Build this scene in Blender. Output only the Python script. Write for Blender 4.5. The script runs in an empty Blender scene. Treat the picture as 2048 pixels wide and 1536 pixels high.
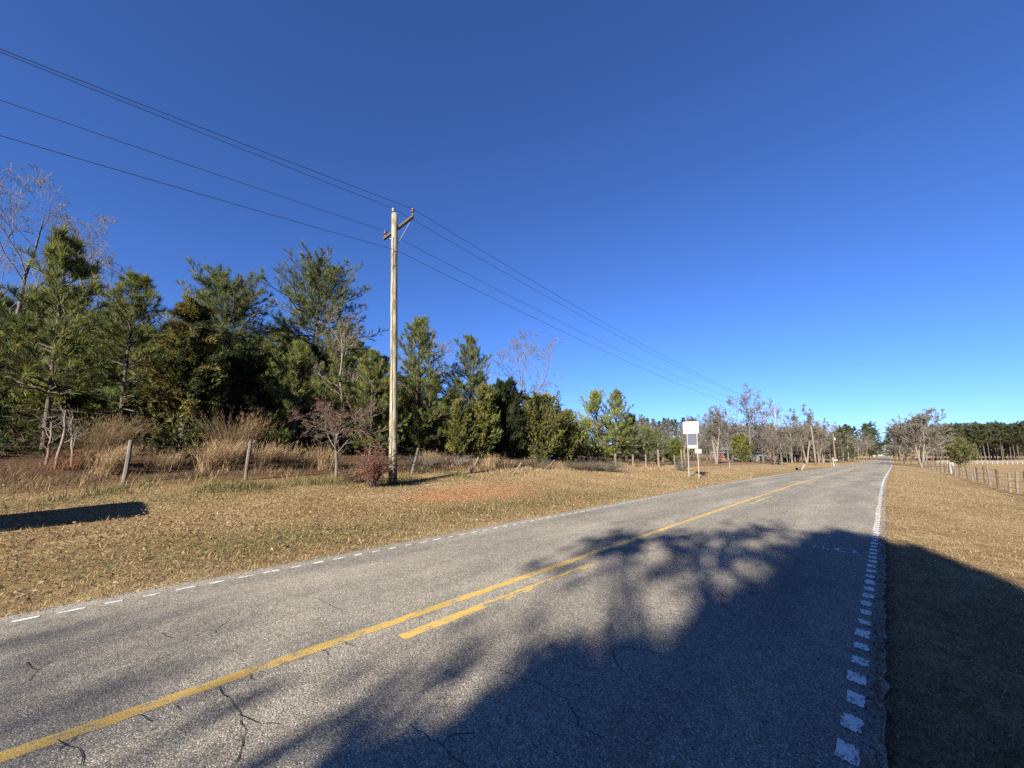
import bpy, math, random
import numpy as np

# ------------------------------------------------------------------ camera, sky, sun, exposure
sc = bpy.context.scene
F_PX, PITCH, YAW, HOR = 770.0, math.radians(6.0), math.radians(44.0), 904.0
CX, CY, EYE = 1024.0, HOR - 770.0 * math.tan(math.radians(6.0)), 1.6
SUN_AZ, SUN_EL = math.radians(166.2), math.radians(24.0)

cam = bpy.data.cameras.new('camera')
cam_o = bpy.data.objects.new('camera', cam)
sc.collection.objects.link(cam_o)
sc.camera = cam_o
cam.sensor_width = 36.0
cam.lens = F_PX / 2048.0 * 36.0
cam.shift_y = (CY - 768.0) / 2048.0
cam.clip_start, cam.clip_end = 0.05, 6000.0
cam_o.location = (0, 0, EYE)
cam_o.rotation_euler = (math.pi / 2 + PITCH, 0, YAW)

world = bpy.data.worlds.new('World')
sc.world = world
world.use_nodes = True
wn = world.node_tree
sky = wn.nodes.new('ShaderNodeTexSky')
sky.sky_type = 'NISHITA'
sky.sun_disc = False
sky.sun_elevation = SUN_EL
sky.sun_rotation = SUN_AZ
sky.altitude = 0
sky.air_density = 0.8
sky.dust_density = 0.15
sky.ozone_density = 10.0
_tint = wn.nodes.new('ShaderNodeMix'); _tint.data_type = 'RGBA'; _tint.blend_type = 'MULTIPLY'
_tint.inputs[0].default_value = 1.0; _tint.inputs[7].default_value = (1.02, 0.93, 1.05, 1)
wn.links.new(sky.outputs[0], _tint.inputs[6])
wn.links.new(_tint.outputs[2], wn.nodes['Background'].inputs[0])
wn.nodes['Background'].inputs[1].default_value = 0.05

sun = bpy.data.lights.new('sun', 'SUN')
sun.energy = 5.0
sun.angle = math.radians(0.53)
sun.color = (1.0, 0.91, 0.77)
sun_o = bpy.data.objects.new('sun', sun)
sc.collection.objects.link(sun_o)
sun_o.rotation_euler = (math.pi / 2 - SUN_EL, 0, math.pi - SUN_AZ)
sun_o.location = (10, -40, 30)

sc.view_settings.view_transform = 'Standard'
sc.view_settings.look = 'None'
sc.view_settings.exposure = 1.95
sc.view_settings.gamma = 1.0
sc.view_settings.use_curve_mapping = False
sc.render.engine = 'CYCLES'
sc.cycles.max_bounces = 6
sc.cycles.diffuse_bounces = 2
sc.cycles.transparent_max_bounces = 8
sc.cycles.use_denoising = False

COL = sc.collection
RNG = np.random.default_rng(7)
A = np.array

# ------------------------------------------------------------------ where things stand (pixels of the photograph -> metres)
_c, _s, _cy, _sy = math.cos(PITCH), math.sin(PITCH), math.cos(YAW), math.sin(YAW)

def ray(px, py):
    r, d = px - CX, py - CY
    fw, up = F_PX * _c + d * _s, -d * _c + F_PX * _s
    return A([r * _cy - fw * _sy, r * _sy + fw * _cy, up])

def xy_at(px, D, py=HOR):
    v = ray(px, py)
    k = D / math.hypot(v[0], v[1])
    return float(v[0] * k), float(v[1] * k)

def z_for(x, y, py):
    fw = -x * _sy + y * _cy
    t = (CY - py) / F_PX
    return EYE + fw * (t * _c + _s) / (_c - t * _s)

def on_plane_x(px, py, X):
    v = ray(px, py)
    k = X / v[0]
    return A([X, v[1] * k, EYE + v[2] * k])

# ------------------------------------------------------------------ terrain
_yd = np.arange(-400.0, 3000.0, 5.0)
def _smooth(nodes, win):
    v = np.interp(_yd, [n[0] for n in nodes], [n[1] for n in nodes])
    k = np.hanning(win); k /= k.sum()
    return np.convolve(np.pad(v, win // 2, mode='edge'), k, 'valid')[:len(_yd)]
_rz = _smooth([(-400, 1.0), (-40, 0.02), (25, 0.0), (220, -2.4), (380, -2.2), (514, -0.2), (800, 11.5), (1000, 14.0), (3000, 16.0)], 13)
_bd = _smooth([(-400, 0), (30, 0.0), (100, 0.9), (500, 2.4), (3000, 6)], 7)
_z0 = float(np.interp(0, _yd, _rz))

def rz(y): return np.interp(y, _yd, _rz) - _z0
def bend(y): return np.interp(y, _yd, _bd)

U_L, U_R = -6.78, -0.12           # pavement edges
U_LINE_R, U_MID, U_LINE_L = -0.263, -3.47, -6.44

def crown(u):
    return np.where(u > U_MID, 0.0, -0.1 * (U_MID - u) / 2.97)

_NL = ([-1500, -200, -60, -30, -22, -19, -16, -13.6, -12, -10, -8, U_L], [40, 10, 3.6, 2.3, 1.6, 1.15, 0.64, 0.30, 0.14, -0.02, -0.12, -0.14])
_FL = ([-1500, -200, -60, -30, -16, -11, -9, -7.6, U_L], [8, 2, 0.8, 0.3, 0.0, -0.2, -0.38, -0.22, -0.14])
_RR = ([U_R, 0.5, 2.0, 4.6, 8, 30, 100, 400, 1500], [-0.03, -0.07, -0.2, -0.42, -0.45, -0.1, 1.3, 3.0, 8])

def terrain(x, y):
    x, y = np.asarray(x, float), np.asarray(y, float)
    u = x - bend(y)
    w = np.clip((y - 18) / 42, 0, 1); w = w * w * (3 - 2 * w)
    left = np.interp(u, *_NL) * (1 - w) + np.interp(u, *_FL) * w
    right = np.interp(u, *_RR)
    mid = crown(u)
    z = np.where(u < U_L, left, np.where(u > U_R, right, mid))
    bumps = 0.035 * np.sin(x * 0.9 + 1.3 * np.sin(y * 0.31)) * np.sin(y * 0.7 + x * 0.2)
    bumps = bumps * np.clip((np.abs(u + 3.4) - 4.5) / 3, 0, 1)
    return rz(y) + z + bumps

def tz(x, y): return float(terrain(x, y))

# ------------------------------------------------------------------ mesh helpers
def mesh_obj(name, V, F, mat, parent=None, tint=None, smooth=False, attr='tint'):
    V = np.ascontiguousarray(V, dtype=np.float32)
    F = np.ascontiguousarray(F, dtype=np.int32)
    me = bpy.data.meshes.new(name)
    n, k = F.shape
    me.vertices.add(len(V)); me.vertices.foreach_set('co', V.ravel())
    me.loops.add(n * k); me.loops.foreach_set('vertex_index', F.ravel())
    me.polygons.add(n); me.polygons.foreach_set('loop_start', np.arange(0, n * k, k, dtype=np.int32))
    if smooth: me.polygons.foreach_set('use_smooth', np.ones(n, dtype=bool))
    if tint is not None:
        at = me.attributes.new(attr, 'FLOAT_COLOR', 'POINT')
        c = np.ones((len(V), 4), np.float32); c[:, :3] = tint
        at.data.foreach_set('color', c.ravel())
    me.update(calc_edges=True)
    me.materials.append(mat)
    o = bpy.data.objects.new(name, me)
    COL.objects.link(o)
    if parent is not None: o.parent = parent
    return o

class MB:
    """collects shapes into one mesh (quads and tris kept as polygons)"""
    def __init__(s): s.v, s.f = [], []
    def add(s, V, F):
        b = len(s.v); s.v += [tuple(map(float, p)) for p in V]; s.f += [tuple(int(i) + b for i in f) for f in F]; return s
    def box(s, c, d, rz_=0.0, M=None):
        x, y, z = A(d) / 2.0
        P = A([(-x, -y, -z), (x, -y, -z), (x, y, -z), (-x, y, -z), (-x, -y, z), (x, -y, z), (x, y, z), (-x, y, z)])
        if rz_:
            R = A([[math.cos(rz_), -math.sin(rz_), 0], [math.sin(rz_), math.cos(rz_), 0], [0, 0, 1]]); P = P @ R.T
        if M is not None: P = P @ A(M).T
        P = P + A(c)
        return s.add(P, [(0, 3, 2, 1), (4, 5, 6, 7), (0, 1, 5, 4), (1, 2, 6, 5), (2, 3, 7, 6), (3, 0, 4, 7)])
    def tube(s, pts, rad, n=8, cap=True):
        V, F = tubes(A(pts, dtype=float)[None], A(rad, dtype=float)[None], n)
        b = len(s.v); s.add(V, F)
        if cap:
            k = len(pts); s.f.append(tuple(b + i for i in range(n))[::-1]); s.f.append(tuple(b + (k - 1) * n + i for i in range(n)))
        return s
    def build(s, name, mat, parent=None, smooth=False):
        me = bpy.data.meshes.new(name); me.from_pydata(s.v, [], s.f)
        if smooth:
            me.polygons.foreach_set('use_smooth', [True] * len(me.polygons))
        me.update(); me.materials.append(mat)
        o = bpy.data.objects.new(name, me); COL.objects.link(o)
        if parent is not None: o.parent = parent
        return o

def unit(v):
    return v / np.maximum(np.linalg.norm(v, axis=-1, keepdims=True), 1e-9)

def tubes(P, R, n):
    """P (N,k,3), R (N,k) -> verts, quads"""
    N, k, _ = P.shape
    T = np.empty_like(P)
    T[:, 1:-1] = P[:, 2:] - P[:, :-2] if k > 2 else T[:, 1:-1]
    T[:, 0] = P[:, 1] - P[:, 0]; T[:, -1] = P[:, -1] - P[:, -2]
    T = unit(T)
    D = unit(P[:, -1] - P[:, 0])
    ref = np.where(np.abs(D[:, 2:3]) > 0.8, A([1.0, 0, 0]), A([0, 0, 1.0]))
    X = unit(np.cross(np.repeat(ref[:, None], k, 1), T)); Y = np.cross(T, X)
    a = np.arange(n) * 2 * math.pi / n
    V = P[:, :, None] + R[:, :, None, None] * (np.cos(a)[None, None, :, None] * X[:, :, None] + np.sin(a)[None, None, :, None] * Y[:, :, None])
    i = np.arange(n); j = (i + 1) % n
    ring = np.stack([i, j, j + n, i + n], 1)
    F = (ring[None, None] + (np.arange(N) * k * n)[:, None, None, None] + (np.arange(k - 1) * n)[None, :, None, None]).reshape(-1, 4)
    return V.reshape(-1, 3), F

def join(parts):
    V, F, b = [], [], 0
    for v, f in parts:
        V.append(v); F.append(f + b); b += len(v)
    return np.concatenate(V), np.concatenate(F)

def prop(o, label=None, cat=None, group=None, kind=None):
    if label: o['label'] = label
    if cat: o['category'] = cat
    if group: o['group'] = group
    if kind: o['kind'] = kind
    return o

def thing(name, label, cat, loc=(0, 0, 0), rot=0.0, group=None):
    o = bpy.data.objects.new(name, None); COL.objects.link(o)
    o.empty_display_size = 0.2
    o.location = loc; o.rotation_euler = (0, 0, rot)
    return prop(o, label, cat, group)

def copy_tree(o, parent=None):
    c = o.copy(); COL.objects.link(c); c.parent = parent
    for ch in list(o.children): copy_tree(ch, c)
    return c

# ------------------------------------------------------------------ materials
def nt_mat(name):
    m = bpy.data.materials.new(name); m.use_nodes = True
    nt = m.node_tree
    b = nt.nodes['Principled BSDF']
    return m, nt, b

def N(nt, typ, **kw):
    n = nt.nodes.new(typ)
    for k, v in kw.items():
        if k.startswith('i_'): n.inputs[k[2:].replace('_', ' ')].default_value = v
        else: setattr(n, k, v)
    return n

def ramp(nt, fac, stops, interp='LINEAR'):
    r = nt.nodes.new('ShaderNodeValToRGB'); r.color_ramp.interpolation = interp
    el = r.color_ramp.elements
    while len(el) < len(stops): el.new(0.5)
    for e, (p, c) in zip(el, stops):
        e.position = p; e.color = (*c, 1) if len(c) == 3 else c
    nt.links.new(fac, r.inputs[0]); return r.outputs[0]

def mix(nt, fac, a, b, mode='MIX'):
    m = nt.nodes.new('ShaderNodeMix'); m.data_type = 'RGBA'; m.blend_type = mode
    for sock, v in ((m.inputs[0], fac), (m.inputs[6], a), (m.inputs[7], b)):
        if isinstance(v, (int, float)): sock.default_value = v
        elif isinstance(v, tuple): sock.default_value = (*v, 1)
        else: nt.links.new(v, sock)
    return m.outputs[2]

def mth(nt, op, a, b=None):
    m = nt.nodes.new('ShaderNodeMath'); m.operation = op
    for sock, v in ((m.inputs[0], a), (m.inputs[1], b)):
        if v is None: continue
        if isinstance(v, (int, float)): sock.default_value = v
        else: nt.links.new(v, sock)
    return m.outputs[0]

def noise(nt, vec, scale, detail=4, rough=0.55, out=0):
    n = N(nt, 'ShaderNodeTexNoise'); n.inputs['Scale'].default_value = scale
    n.inputs['Detail'].default_value = detail; n.inputs['Roughness'].default_value = rough
    if vec is not None: nt.links.new(vec, n.inputs['Vector'])
    return n.outputs[out]

def pos(nt): return nt.nodes.new('ShaderNodeNewGeometry').outputs['Position']
def objco(nt): return nt.nodes.new('ShaderNodeTexCoord').outputs['Object']

def scaled(nt, vec, s):
    m = nt.nodes.new('ShaderNodeMapping'); m.inputs['Scale'].default_value = s
    nt.links.new(vec, m.inputs['Vector']); return m.outputs[0]

def bump(nt, b, h, strength, dist):
    n = nt.nodes.new('ShaderNodeBump'); n.inputs['Strength'].default_value = strength; n.inputs['Distance'].default_value = dist
    nt.links.new(h, n.inputs['Height']); nt.links.new(n.outputs[0], b.inputs['Normal'])

def plain(name, c1, c2=None, scale=6.0, rough=0.8, stretch=(1, 1, 1), bmp=0.0, dist=0.01, metallic=0.0, spec=0.3):
    m, nt, b = nt_mat(name)
    v = scaled(nt, objco(nt), stretch)
    n = noise(nt, v, scale, 5, 0.6)
    nt.links.new(ramp(nt, n, [(0.3, c1), (0.7, c2 or tuple(x * 0.75 for x in c1))]), b.inputs['Base Color'])
    b.inputs['Roughness'].default_value = rough; b.inputs['Metallic'].default_value = metallic
    b.inputs['Specular IOR Level'].default_value = spec
    if bmp: bump(nt, b, n, bmp, dist)
    return m

def leaf_mat(name, trans=0.3, rough=0.7, spec=0.15):
    m, nt, b = nt_mat(name)
    at = N(nt, 'ShaderNodeAttribute', attribute_name='tint')
    nt.links.new(at.outputs['Color'], b.inputs['Base Color'])
    b.inputs['Roughness'].default_value = rough; b.inputs['Specular IOR Level'].default_value = spec
    t = N(nt, 'ShaderNodeBsdfTranslucent'); nt.links.new(at.outputs['Color'], t.inputs['Color'])
    mx = N(nt, 'ShaderNodeMixShader'); mx.inputs[0].default_value = trans
    nt.links.new(b.outputs[0], mx.inputs[1]); nt.links.new(t.outputs[0], mx.inputs[2])
    nt.links.new(mx.outputs[0], nt.nodes['Material Output'].inputs['Surface'])
    return m

def asphalt_nodes(nt):
    p = pos(nt)
    vo = N(nt, 'ShaderNodeTexVoronoi'); vo.inputs['Scale'].default_value = 120.0
    nt.links.new(p, vo.inputs['Vector'])
    sep = N(nt, 'ShaderNodeSeparateColor'); nt.links.new(vo.outputs['Color'], sep.inputs[0])
    stone = ramp(nt, sep.outputs[0], [(0.0, (0.10, 0.095, 0.082)), (0.3, (0.195, 0.182, 0.153)), (0.65, (0.255, 0.24, 0.202)), (0.92, (0.325, 0.306, 0.26)), (1.0, (0.52, 0.50, 0.445))])
    gap = ramp(nt, vo.outputs['Distance'], [(0.35, (1, 1, 1)), (0.75, (0.58, 0.58, 0.585))])
    c = mix(nt, 1.0, stone, gap, 'MULTIPLY')
    big = noise(nt, scaled(nt, p, (1.0, 0.22, 1.0)), 1.1, 5, 0.6)
    c = mix(nt, 1.0, c, ramp(nt, big, [(0.28, (0.74, 0.74, 0.76)), (0.72, (1.22, 1.2, 1.16))]), 'MULTIPLY')
    sx = N(nt, 'ShaderNodeSeparateXYZ'); nt.links.new(p, sx.inputs[0])
    wv = mth(nt, 'SINE', mth(nt, 'MULTIPLY', mth(nt, 'ADD', sx.outputs[0], 0.62), 3.85))
    wv = mth(nt, 'ADD', wv, mth(nt, 'MULTIPLY', mth(nt, 'SUBTRACT', big, 0.5), 3.0))
    c = mix(nt, 1.0, c, ramp(nt, mth(nt, 'ADD', mth(nt, 'MULTIPLY', wv, 0.25), 0.5), [(0.1, (0.88, 0.88, 0.89)), (0.9, (1.1, 1.09, 1.07))]), 'MULTIPLY')
    stain = noise(nt, scaled(nt, p, (1.0, 0.5, 1.0)), 2.3, 6, 0.7)
    c = mix(nt, 1.0, c, ramp(nt, stain, [(0.30, (0.72, 0.72, 0.74)), (0.42, (1, 1, 1)), (0.75, (1.08, 1.07, 1.05))]), 'MULTIPLY')
    mid = noise(nt, p, 9.0, 3, 0.6)
    c = mix(nt, 1.0, c, ramp(nt, mid, [(0.3, (0.86, 0.86, 0.86)), (0.7, (1.12, 1.12, 1.12))]), 'MULTIPLY')
    h = mth(nt, 'ADD', mth(nt, 'MULTIPLY', vo.outputs['Distance'], -1.0), mth(nt, 'MULTIPLY', sep.outputs[1], 0.5))
    return c, h

def road_mat():
    m, nt, b = nt_mat('chip_seal_asphalt')
    c, h = asphalt_nodes(nt)
    nt.links.new(c, b.inputs['Base Color'])
    b.inputs['Roughness'].default_value = 0.9; b.inputs['Specular IOR Level'].default_value = 0.08
    bump(nt, b, h, 0.6, 0.004)
    return m

def paint_mat(name, col, lo, hi, scale=(14, 5, 14)):
    m, nt, b = nt_mat(name)
    c, h = asphalt_nodes(nt)
    p = pos(nt)
    n1 = noise(nt, scaled(nt, p, scale), 1.0, 6, 0.7)
    n2 = noise(nt, p, 55.0, 2, 0.6)
    w = mth(nt, 'ADD', n1, mth(nt, 'MULTIPLY', mth(nt, 'SUBTRACT', n2, 0.5), 0.35))
    k = ramp(nt, w, [(lo, (0, 0, 0)), (hi, (1, 1, 1))])
    n3 = noise(nt, p, 6.0, 4, 0.6)
    pc = mix(nt, n3, tuple(x * 0.72 for x in col), col)
    nt.links.new(mix(nt, k, c, pc), b.inputs['Base Color'])
    b.inputs['Roughness'].default_value = 0.65
    bump(nt, b, h, 0.35, 0.004)
    return m

def ground_mat():
    m, nt, b = nt_mat('dry_turf')
    p = pos(nt)
    at = N(nt, 'ShaderNodeAttribute', attribute_name='mask')
    sep = N(nt, 'ShaderNodeSeparateColor'); nt.links.new(at.outputs['Color'], sep.inputs[0])
    fine = noise(nt, p, 26.0, 6, 0.75)
    mid = noise(nt, p, 4.2, 6, 0.68)
    big = noise(nt, p, 0.35, 4, 0.6)
    c = ramp(nt, fine, [(0.30, (0.10, 0.066, 0.032)), (0.5, (0.27, 0.203, 0.118)), (0.68, (0.46, 0.37, 0.232))])
    c = mix(nt, 1.0, c, ramp(nt, mid, [(0.32, (0.6, 0.56, 0.5)), (0.68, (1.25, 1.23, 1.18))]), 'MULTIPLY')
    c = mix(nt, 1.0, c, ramp(nt, big, [(0.35, (0.82, 0.74, 0.64)), (0.65, (1.14, 1.14, 1.10))]), 'MULTIPLY')
    g = ramp(nt, fine, [(0.3, (0.03, 0.04, 0.014)), (0.7, (0.12, 0.13, 0.045))])
    gf = mth(nt, 'MULTIPLY', sep.outputs[1], ramp(nt, mid, [(0.42, (0, 0, 0)), (0.6, (1, 1, 1))]))
    c = mix(nt, gf, c, g)
    cl = ramp(nt, fine, [(0.3, (0.20, 0.098, 0.042)), (0.7, (0.42, 0.245, 0.125))])
    cf = ramp(nt, mth(nt, 'ADD', sep.outputs[0], mth(nt, 'MULTIPLY', mth(nt, 'SUBTRACT', mid, 0.5), 1.6)), [(0.42, (0, 0, 0)), (0.62, (1, 1, 1))])
    c = mix(nt, cf, c, cl)
    li = ramp(nt, fine, [(0.3, (0.03, 0.02, 0.012)), (0.7, (0.14, 0.085, 0.05))])
    c = mix(nt, sep.outputs[2], c, li)
    nt.links.new(c, b.inputs['Base Color'])
    b.inputs['Roughness'].default_value = 0.95; b.inputs['Specular IOR Level'].default_value = 0.05
    bump(nt, b, mth(nt, 'ADD', mth(nt, 'MULTIPLY', fine, 0.7), mth(nt, 'MULTIPLY', mid, 2.2)), 1.0, 0.075)
    return m

def pole_mat():
    m, nt, b = nt_mat('weathered_pole_wood')
    v = objco(nt)
    patch = noise(nt, scaled(nt, v, (5, 5, 1.1)), 1.6, 5, 0.65)
    c = ramp(nt, patch, [(0.36, (0.115, 0.088, 0.058)), (0.5, (0.205, 0.185, 0.13)), (0.66, (0.262, 0.252, 0.205))])
    grain = noise(nt, scaled(nt, v, (26, 26, 0.7)), 1.0, 5, 0.6)
    c = mix(nt, 1.0, c, ramp(nt, grain, [(0.36, (0.22, 0.2, 0.18)), (0.46, (0.9, 0.9, 0.9)), (0.7, (1.12, 1.12, 1.1))]), 'MULTIPLY')
    sz = N(nt, 'ShaderNodeSeparateXYZ'); nt.links.new(v, sz.inputs[0])
    low = noise(nt, scaled(nt, v, (4, 4, 2)), 1.5, 4, 0.6)
    stain = mth(nt, 'ADD', mth(nt, 'MULTIPLY', sz.outputs[2], 0.55), mth(nt, 'MULTIPLY', low, 0.9))
    c = mix(nt, 1.0, c, ramp(nt, stain, [(0.55, (0.25, 0.23, 0.21)), (0.95, (1, 1, 1))]), 'MULTIPLY')
    nt.links.new(c, b.inputs['Base Color']); b.inputs['Roughness'].default_value = 0.9; b.inputs['Specular IOR Level'].default_value = 0.1
    bump(nt, b, grain, 0.8, 0.012)
    return m

M = dict(
    road=road_mat(), ground=ground_mat(),
    yellow=paint_mat('worn_yellow_paint', (0.48, 0.325, 0.08), 0.39, 0.47),
    yellow_worn=paint_mat('flaking_yellow_paint', (0.48, 0.34, 0.10), 0.44, 0.52),
    white=paint_mat('chipped_white_paint', (0.66, 0.66, 0.63), 0.42, 0.48, (38, 12, 38)),
    white_far=paint_mat('worn_white_paint', (0.5, 0.5, 0.48), 0.4, 0.5, (14, 9, 14)),
    survey=paint_mat('faded_survey_paint', (0.68, 0.66, 0.68), 0.34, 0.48),
    crack=plain('tar_crack', (0.012, 0.012, 0.013), (0.02, 0.02, 0.02), 20, 0.9),
    leaf=leaf_mat('foliage'), needle=leaf_mat('pine_needles', 0.25), blade=leaf_mat('dry_grass_blades', 0.35, 0.8, 0.05),
    pine_bark=plain('pine_bark', (0.088, 0.072, 0.06), (0.038, 0.031, 0.027), 9, 0.95, (1, 1, 0.35), 0.8, 0.02),
    grey_bark=plain('grey_bark', (0.105, 0.09, 0.076), (0.055, 0.047, 0.04), 7, 0.95, (1, 1, 0.4), 0.5, 0.01),
    pale_bark=plain('pale_bark', (0.165, 0.145, 0.118), (0.085, 0.074, 0.06), 4, 0.95, (1, 1, 0.4), 0.4, 0.01),
    twig=plain('bare_twigs', (0.088, 0.078, 0.066), (0.058, 0.051, 0.044), 1.2, 0.9),
    twig_pale=plain('pale_twigs', (0.135, 0.122, 0.10), (0.085, 0.077, 0.064), 1.2, 0.9),
    pole=pole_mat(),
    arm=plain('dark_crossarm_wood', (0.07, 0.05, 0.035), (0.035, 0.027, 0.02), 8, 0.9, (0.3, 4, 4), 0.5, 0.005),
    post=plain('grey_fence_wood', (0.14, 0.125, 0.105), (0.055, 0.046, 0.038), 8, 0.95, (4, 4, 0.4), 0.6, 0.006),
    post_pale=plain('bleached_fence_wood', (0.15, 0.128, 0.10), (0.075, 0.062, 0.05), 8, 0.95, (4, 4, 0.4), 0.5, 0.006),
    post_dark=plain('dark_fence_wood', (0.075, 0.06, 0.048), (0.035, 0.028, 0.023), 8, 0.95, (4, 4, 0.4), 0.5, 0.006),
    galv=plain('galvanised_steel', (0.23, 0.24, 0.235), (0.16, 0.165, 0.165), 14, 0.55, bmp=0.05, metallic=0.2),
    sign_back=plain('pale_aluminium_sign_back', (0.36, 0.36, 0.34), (0.31, 0.31, 0.295), 3, 0.6, metallic=0.0),
    sign_grey=plain('blue_grey_sign_back', (0.058, 0.062, 0.082), (0.05, 0.053, 0.07), 3, 0.5),
    wire=plain('dark_cable', (0.018, 0.018, 0.02), (0.012, 0.012, 0.013), 5, 0.6),
    fence_wire=plain('rusty_fence_wire', (0.10, 0.075, 0.06), (0.06, 0.05, 0.045), 12, 0.6, metallic=0.3),
    porcelain=plain('grey_porcelain', (0.19, 0.21, 0.22), (0.13, 0.14, 0.15), 6, 0.25, spec=0.5),
    brown_porcelain=plain('brown_porcelain', (0.10, 0.06, 0.045), (0.07, 0.04, 0.03), 6, 0.25, spec=0.5),
    brick=plain('red_brick', (0.15, 0.068, 0.05), (0.10, 0.048, 0.038), 18, 0.9),
    shingle=plain('grey_roof_shingles', (0.075, 0.078, 0.072), (0.05, 0.052, 0.05), 10, 0.9),
    trim=plain('white_trim', (0.20, 0.195, 0.182), (0.15, 0.145, 0.135), 5, 0.6),
    siding=plain('off_white_siding', (0.13, 0.122, 0.105), (0.10, 0.095, 0.083), 4, 0.7),
    cream=plain('cream_siding', (0.22, 0.19, 0.14), (0.19, 0.165, 0.12), 4, 0.7),
    tin=plain('white_metal_roof', (0.17, 0.17, 0.165), (0.12, 0.12, 0.118), 2, 0.5),
    pane=plain('dark_window_glass', (0.012, 0.014, 0.018), (0.02, 0.022, 0.026), 2, 0.12, spec=0.5),
    concrete=plain('weathered_concrete', (0.14, 0.13, 0.112), (0.085, 0.079, 0.07), 7, 0.9, bmp=0.4, dist=0.01),
    gravel=plain('tan_gravel', (0.27, 0.22, 0.155), (0.19, 0.15, 0.10), 12, 0.95, bmp=0.5, dist=0.02),
    black=plain('black_plastic', (0.015, 0.015, 0.016), (0.02, 0.02, 0.02), 5, 0.5),
    rubber=plain('tyre_rubber', (0.015, 0.015, 0.015), (0.02, 0.02, 0.02), 9, 0.9),
    board=plain('painted_board', (0.16, 0.15, 0.13), (0.12, 0.11, 0.10), 3, 0.7),
)

# ------------------------------------------------------------------ ground, road, markings
def build_ground():
    us = np.unique(np.concatenate([[-1500, -900, -500, -300, -200, -150, -110, -80, -60, -50, -42, -36], np.arange(-32, -20, 1.0), np.arange(-20, U_L, 0.4),
                                   [U_L, -6.6, -5, -3.43, -2, -0.3, U_R], np.arange(0.1, 8, 0.4), [9, 10, 12, 15, 20, 26, 34, 45, 60, 80, 100, 140, 200, 300, 500, 900, 1500]]))
    ys = np.unique(np.concatenate([[-400, -250, -150, -90, -60, -40, -30, -24], np.arange(-20, 45, 0.5), np.arange(45, 110, 2.0), np.arange(110, 300, 8.0),
                                   np.arange(300, 1100, 25.0), [1200, 1500, 2000, 2900]]))
    U, Y = np.meshgrid(us, ys)
    X = U + bend(Y)
    Z = terrain(X, Y)
    inside = (U > U_L + 0.01) & (U < U_R - 0.01)
    edge = (np.abs(U - U_L) < 0.011) | (np.abs(U - U_R) < 0.011)
    Z = np.where(inside, Z - 0.12, np.where(edge, Z - 0.03, Z))
    ny, nx = U.shape
    i = np.arange(ny - 1)[:, None] * nx + np.arange(nx - 1)[None]
    F = np.stack([i, i + 1, i + 1 + nx, i + nx], -1).reshape(-1, 4)
    clay = np.exp(-(((X + 11.3) / 1.5) ** 2 + ((Y - 9.6) / 3.0) ** 2)) * 1.15
    clay = np.maximum(clay, 0.55 * np.exp(-(((X + 12.2) / 1.1) ** 2 + ((Y - 15) / 5) ** 2)))
    green = np.exp(-(((U + 8.6) / 1.2) ** 2)) * np.clip((Y + 6) / 8, 0, 1) * np.clip((22 - Y) / 10, 0, 1)
    green = np.maximum(green, 0.6 * np.exp(-(((U + 14.2) / 1.2) ** 2)) * (Y < 9))
    green = np.maximum(green, 0.25 * np.exp(-(((U - 3.5) / 3) ** 2)) * (Y > 12))
    green = np.maximum(green, 0.5 * np.exp(-(((U + 8.8) / 1.5) ** 2)) * (Y > 24) * (Y < 90))
    litter = np.clip((-15.2 - U) / 1.5, 0, 1) * np.clip((52 - Y) / 14, 0, 1)
    litter = np.maximum(litter, 0.55 * np.clip((-16 - U) / 4, 0, 1) * (Y > 50))
    mask = np.stack([clay, np.clip(green, 0, 1), litter], -1).reshape(-1, 3)
    o = mesh_obj('ground', np.stack([X, Y, Z], -1).reshape(-1, 3), F, M['ground'], tint=mask, smooth=True, attr='mask')
    return prop(o, kind='structure')

def strip(u0, u1, y0, y1, dz, step=0.5, rag=0.0, rng=RNG):
    n = max(2, int((y1 - y0) / step) + 1)
    y = np.linspace(y0, y1, n)
    a = u0 + (rng.normal(0, rag, n) if rag else 0) + 0 * y
    b = u1 + (rng.normal(0, rag, n) if rag else 0) + 0 * y
    k = 7 if abs(u1 - u0) > 1 else 2
    t = np.linspace(0, 1, k)
    U = a[:, None] * (1 - t) + b[:, None] * t
    if k == 7: U[:, 3] = U_MID
    Y = np.repeat(y[:, None], k, 1)
    V = np.stack([U + bend(Y), Y, rz(Y) + crown(U) + dz], -1).reshape(-1, 3)
    i = np.arange(n - 1)[:, None] * k + np.arange(k - 1)[None]
    F = np.stack([i, i + 1, i + 1 + k, i + k], -1).reshape(-1, 4)
    return V, F

ground = build_ground()
_V1, _F1 = strip(U_L, U_R, -60, 60, 0.0, 0.12, 0.009)
_V2, _F2 = strip(U_L, U_R, 60, 1000, 0.0, 4.0)
road = prop(mesh_obj('road', *join([(_V1, _F1), (_V2, _F2)]), M['road']), kind='structure')

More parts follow.
